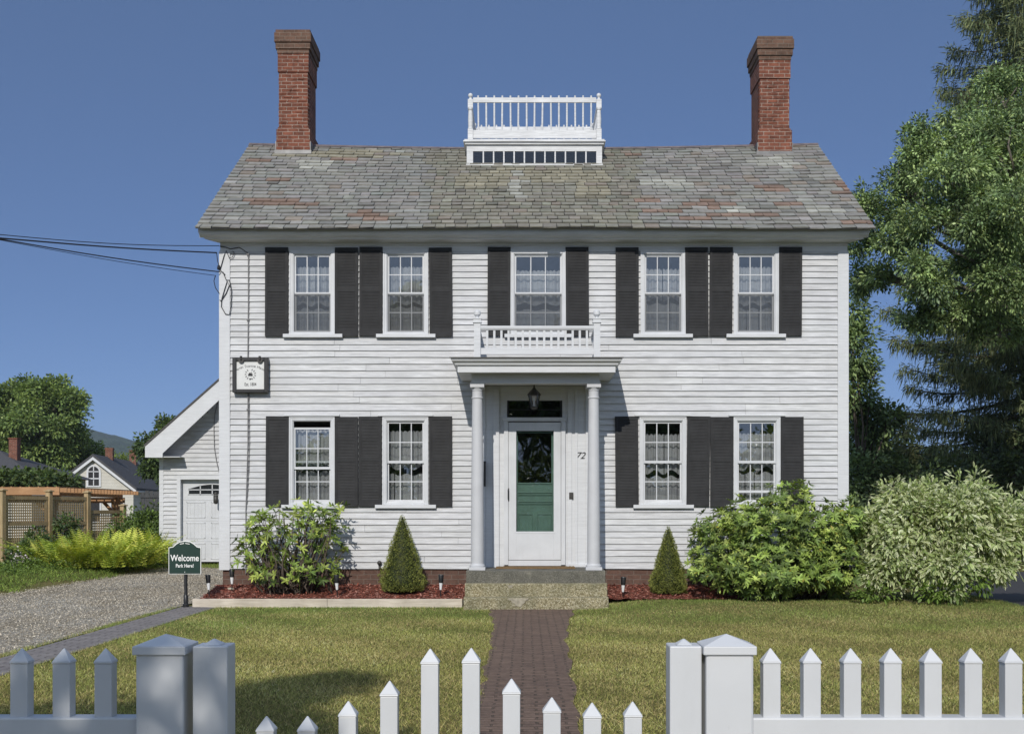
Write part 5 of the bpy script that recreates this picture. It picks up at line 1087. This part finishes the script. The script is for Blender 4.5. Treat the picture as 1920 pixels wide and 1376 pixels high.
mb = MB(); e = hw2+.4; mb.add([(-e, -.4, zz0), (e, -.4, zz0), (e, 8.4, zz0), (-e, 8.4, zz0), (-.4, 4, zz1+.3), (.4, 4, zz1+.3)], [(0, 1, 5, 4), (1, 2, 5), (2, 3, 4, 5), (3, 0, 4), (3, 2, 1, 0)]); r2 = local(mb, 'roof', SH, lh)
mb = MB(); xc_ = wx(27, L2+3)-b2.x; mb.box(xc_-.22, xc_+.22, 2.8, 3.3, zz0, wz(823, L2+3)); mb.box(xc_-.26, xc_+.26, 2.76, 3.34, wz(823, L2+3), wz(821, L2+3)); local(mb, 'chimney', M['brick'], r2)
mb = MB(); mb.box(-e, e, -.42, -.4, zz0-.16, zz0+.02); local(mb, 'fascia', M['trim'], r2)
# board fence behind
mb = MB()
for k in range(22): x = -17.6+.2*k; mb.box(x-.09, x+.09, 38, 38.03, 0, 2.35+.03*rng.randn())
mb.box(-17.7, -13.2, 37.95, 38, 2.05, 2.15); mb.box(-17.7, -13.2, 37.95, 38, 1.1, 1.2); tag(mb.build('board_fence', m_wood('weathered_boards', (.05, .052, .055), (.09, .092, .095), (20, 20, 2))), 'dark weathered board fence behind the garage bush', 'fence')
# hills
def hill_z(x, y): 
    u = (x+700)/420.; return 132*math.exp(-((y-2100)/700)**2)*(.55+.35*math.exp(-((x+820)/260)**2)+.12*math.sin(x*.006)+.03*math.sin(x*.031)) + 0
t = NT('forest_hill'); nn = t.noise(.03, 8, .7); c = t.ramp(nn, [(.35, (.018, .032, .018)), (.65, (.05, .078, .035))]); t.bump(t.noise(.06, 6), 1., 12.); HM = t.done(c, 1., 0.)
grid('hills', -2600, 1400, 1100, 3000, 260, 60, lambda x, y: hill_z(x, y)*1.0 - 3 + 11*rng.rand(), HM)

# ------------------------------------------------------------------ trees
def cl(p, q, rx, rz, Y, ry=None): s_ = (D+Y)/F; return ((wx(p, Y), Y, wz(q, Y)), (rx*s_, (ry or (rx+rz)/2*s_), rz*s_))
GL = [(.20, .28, .08), (.27, .35, .10), (.16, .225, .07), (.12, .18, .06)]
Y = 96
leafy('broadleaf_tree', 'round crowned green tree at the left edge beyond the houses', 'tree', (wx(65, Y), Y, 0), [cl(*a, Y+b) for a, b in (((75, 755, 48, 36), 0), ((30, 770, 45, 45), 1), ((115, 770, 38, 34), -1), ((70, 800, 60, 45), -2), ((125, 820, 32, 40), 1), ((20, 830, 45, 45), -1), ((80, 850, 55, 42), 0), ((-10, 760, 30, 30), 0), ((40, 728, 28, 18), 0), ((95, 727, 32, 18), 0), ((140, 750, 16, 16), 0), ((-20, 820, 35, 60), 0))], 2.6, 20, .34, .2, GL, .5, 'trees beyond the houses', 'bark', .6, 71, var=.3, sub=8)
leafy('broadleaf_tree', 'smaller bright green tree between the round tree and the hills', 'tree', (wx(160, 100), 100, 0), [cl(*a, 100) for a in ((150, 845, 26, 26), (178, 845, 22, 18), (165, 868, 40, 22), (195, 858, 18, 14), (232, 868, 20, 16))], 4, 16, .28, .16, GL+[(.22, .28, .07)], .3, 'trees beyond the houses', 'bark', .45, 72, sub=6)
leafy('broadleaf_tree', 'dark green tree rising directly behind the garage roof', 'tree', (wx(310, 52), 52, 0), [cl(*a, 52) for a in ((312, 818, 32, 34), (285, 845, 26, 28), (335, 830, 40, 40), (292, 880, 24, 24), (322, 798, 22, 14), (330, 880, 36, 40))], 5.5, 18, .22, .13, [(.06, .095, .035), (.08, .125, .04), (.11, .16, .05)], .3, 'trees beyond the houses', 'bark', .4, 73, sub=7)
# oak on the right
Y = 8.5
OK_ = [(.235, .33, .14), (.31, .415, .17), (.18, .26, .115), (.38, .48, .20), (.135, .20, .095)]
oak = [cl(*a, Y+b) for a, b in (((1880, 190, 70, 60), 1), ((1800, 240, 50, 48), 0), ((1870, 290, 75, 65), -1), ((1745, 300, 50, 45), 0), ((1790, 340, 60, 50), -1.5), ((1720, 250, 22, 24), 0), ((1690, 350, 40, 38), 0), ((1880, 390, 75, 60), -2), ((1760, 410, 60, 42), -1), ((1660, 395, 45, 35), .5), ((1625, 375, 22, 24), 1), ((1690, 450, 55, 36), 0), ((1830, 470, 70, 50), -1.5), ((1625, 455, 34, 34), 1.5), ((1740, 520, 55, 45), -1), ((1900, 530, 60, 55), -1.5), ((1650, 510, 38, 32), 1.5), ((1790, 580, 55, 40), -.5), ((1720, 590, 35, 34), 0), ((1870, 610, 55, 40), 0), ((1960, 300, 80, 90), 0), ((1960, 450, 80, 90), 0), ((1960, 590, 70, 60), 0), ((1615, 510, 18, 40), 2.5), ((2080, 260, 95, 90), 1), ((2060, 420, 95, 95), 3), ((2200, 360, 90, 90), 2), ((2180, 520, 95, 80), 1), ((2290, 470, 70, 70), 2), ((2080, 600, 80, 60), 2))]
leafy('oak_tree', 'large sunlit oak spreading beside the right end of the roof', 'tree', (wx(2110, 10), 10, 0), oak, 14, 24, .095, .046, OK_, .2, 'trees on the right', 'bark_pale', .2, 74, limbs=3, var=.34, fork=(wx(2080, 10), 10, 5.5), sub=9)
# drooping spruce
def spruce(label, base, H, rmax, z0, seed, cols, name='spruce_tree', cover=1.0):
    r = np.random.RandomState(seed); t = thing(name, base, label, 'tree', 'trees on the right'); mb = MB(); b = Vector(base)
    mb.tube([b-Vector((0, 0, .3)), b+Vector((0, 0, H*.5)), b+Vector((0, 0, H))], [.34, .2, .02], 9); P = []; Dr = []; L = []
    z = z0
    while z < H-.3:
        u = 1-z/H; n = 5 if u > .15 else 4; ph = r.rand()*6
        for k in range(n):
            a = ph+2*math.pi*k/n+.3*r.randn(); ln = (.35+rmax*u**.66)*(.75+.4*r.rand()); e = Vector((math.cos(a), math.sin(a), 0)); pts = []
            for j in range(7):
                q_ = j/6.; pts.append(b+Vector((0, 0, z))+e*ln*q_+Vector((0, 0, -.30*ln*q_+.26*ln*q_**2.4)))
            mb.tube(pts, [.05*(1-.8*j/6.)*(.4+u) for j in range(7)], 5)
            m = int(ln*95*cover)
            for _ in range(m):
                q_ = .12+.9*r.rand(); q_ = min(q_, 1.02); i0 = min(5, int(q_*6)); p = pts[i0].lerp(pts[i0+1], q_*6-i0); side = Vector((-e.y, e.x, 0))*r.randn()*.17*ln*(1.05-q_*.7)
                P.append(p+side+Vector((0, 0, .05*r.randn()))); 
                if r.rand() < .45: Dr.append((e.x*.25+.15*r.randn(), e.y*.25+.15*r.randn(), -1)); L.append(.16+.32*r.rand())
                else: d_ = side.normalized()*.7+e*.6; Dr.append((d_.x+.2*r.randn(), d_.y+.2*r.randn(), -.1+.25*r.randn())); L.append(.12+.2*r.rand())
        z += .42+.12*r.rand()
    mb.build('trunk', M['bark'], t, True); P = np.array(P); m = len(P); c = palette(m, cols, .3, r)
    K = 3; P3 = np.repeat(P, K, 0)+.07*r.randn(m*K, 3); leaves('crown', P3, np.repeat(np.array(Dr), K, 0)+.25*r.randn(m*K, 3), r.randn(m*K, 3), np.repeat(np.array(L), K)*(.6+.6*r.rand(m*K)), .032, np.repeat(c, K, 0), M['needle'], t, 4, None, .1, .1)
SPC = [(.12, .15, .07), (.15, .185, .08), (.20, .22, .10), (.09, .12, .06)]
spruce('tall drooping spruce behind the oak at the right edge', (wx(1930, 18), 18, 0), 21, 4.9, 1.6, 81, SPC, 'spruce_tree', 1.0)
# dark evergreens close behind the house corner
leafy('evergreen_tree', 'dark evergreen column close behind the right house corner', 'tree', (wx(1605, 17), 17, 0), [cl(*a, 17+b) for a, b in (((1600, 900, 55, 60), 0), ((1610, 820, 50, 60), 1), ((1600, 730, 42, 60), .5), ((1600, 650, 36, 55), 0), ((1598, 580, 26, 45), 0), ((1650, 880, 45, 50), 1), ((1640, 800, 36, 40), .5), ((1635, 690, 14, 12), 0), ((1670, 780, 26, 22), 0), ((1670, 900, 40, 40), 1))], 24, 13, .15, .07, [(.13, .19, .09), (.18, .26, .11), (.25, .34, .13)], .09, 'trees on the right', 'bark', .24, 75)
leafy('understory_bush', 'dark shady bush below the spruce behind the variegated shrub', 'shrub', (wx(1800, 12), 12, 0), [cl(*a, 12+b) for a, b in (((1720, 915, 55, 45), 0), ((1790, 905, 60, 50), 1), ((1860, 900, 60, 55), 2), ((1930, 900, 60, 60), 2), ((1650, 930, 40, 35), 0), ((1860, 850, 60, 40), 4), ((1940, 830, 60, 50), 4), ((1760, 870, 40, 30), 4))], 9, 12, .15, .08, [(.05, .075, .04), (.07, .10, .045), (.09, .13, .05)], .08, None, 'bark', .3, 76, 4, None, 'leaf', .3, True, 'foliage')
leafy('far_tree', 'hazy grey green tree far off in the gap beside the evergreen', 'tree', (wx(1690, 45), 45, 0), [cl(*a, 45) for a in ((1690, 850, 40, 40), (1730, 870, 35, 30), (1650, 870, 40, 40), (1700, 800, 22, 22), (1720, 900, 50, 30))], 4.5, 12, .26, .14, [(.05, .07, .03), (.065, .09, .035)], .2, 'trees on the right', 'bark', .4, 77)

# ------------------------------------------------------------------ across the street (seen in the panes) and the street tree that shades the left fence
leafy('street_tree', 'young street tree standing by the sidewalk left of the gate', 'tree', (-3.7, -24.1, 0), [((-3.7, -24.1, 5.4), (1.9, 1.7, 1.7)), ((-4.8, -24.3, 4.6), (1.5, 1.4, 1.2)), ((-2.95, -24.0, 4.75), (.8, .9, .75)), ((-1.74, -24.0, 4.2), (.16, .2, .22)), ((-1.66, -24.0, 5.0), (.10, .1, .14)), ((-1.4, -24.0, 4.3), (.16, .2, .3)), ((-4.3, -24, 8.0), (.8, .6, .7)), ((-3.9, -24, 8.9), (.45, .4, .6)), ((-5.2, -24, 7.2), (1.1, .9, .8)), ((-3.4, -23.9, 6.7), (1.1, 1.0, .9)), ((-5.6, -24.6, 5.4), (1.5, 1.3, 1.2)), ((-2.6, -24.0, 6.6), (.5, .7, .4))], 38, 14, .13, .075, OK_, .12, None, 'bark', .2, 78)
for i, (x, h, rr_, lab) in enumerate([(-22, 7, 4, 'street tree across the road, farthest left'), (-11, 6.2, 3.6, 'low tree across the road opposite the left windows'), (2, 13.0, 4.0, 'tallest tree across the road opposite the front door'), (9, 11, 3.4, 'open tree across the road opposite the right windows'), (17, 7.2, 4, 'broad tree across the road opposite the right corner'), (28, 8, 4.5, 'tree across the road, farthest right')]):
    b = (x, -56, 0); leafy('roadside_tree', lab, 'tree', b, [((x+rr_*.5*math.cos(k*2.2), -56+rr_*.4*math.sin(k*2.2), h*(.45+.12*k)), (rr_*.62, rr_*.62, h*.2)) for k in range(4)], 3.2, 10, .4, .25, GL, .25, 'trees across the road', 'bark', .6, 90+i)

r = np.random.RandomState(5); wcl = [((x+1.5*r.randn(), -66+2*r.randn(), 2.2+.5*r.rand()), (4.2, 2.5, 2.6+1.2*r.rand())) for x in range(-75, 80, 6)]
o = leafy('added_woods', 'x', 'woods', (0, -66, 0), wcl, 2.2, 9, .5, .32, GL, .2, None, 'bark', .7, 99, trunk=False)  # out of view, added so the door glass reflects something dark
ch = o.children[0]; ch.parent = None; ch.location = (0, -66, 0); ch.name = 'added_woods'; tag(ch, 'unseen belt of woods added to darken the door glass reflections', 'woods', None, 'stuff'); bpy.data.objects.remove(o)

# the air: thin even summer haze over the whole valley
mb = MB(); mb.box(-3300, 3300, -330, 3400, -1.2, 190)
hz = bpy.data.materials.new('haze'); hz.use_nodes = True; ht = hz.node_tree; ht.nodes.remove(ht.nodes['Principled BSDF'])
pv = ht.nodes.new('ShaderNodeVolumePrincipled'); pv.inputs['Color'].default_value = (.75, .85, 1, 1); pv.inputs['Density'].default_value = .00017; pv.inputs['Anisotropy'].default_value = .1
ht.links.new(pv.outputs[0], ht.nodes['Material Output'].inputs['Volume'])
tag(mb.build('haze', hz), kind='stuff')
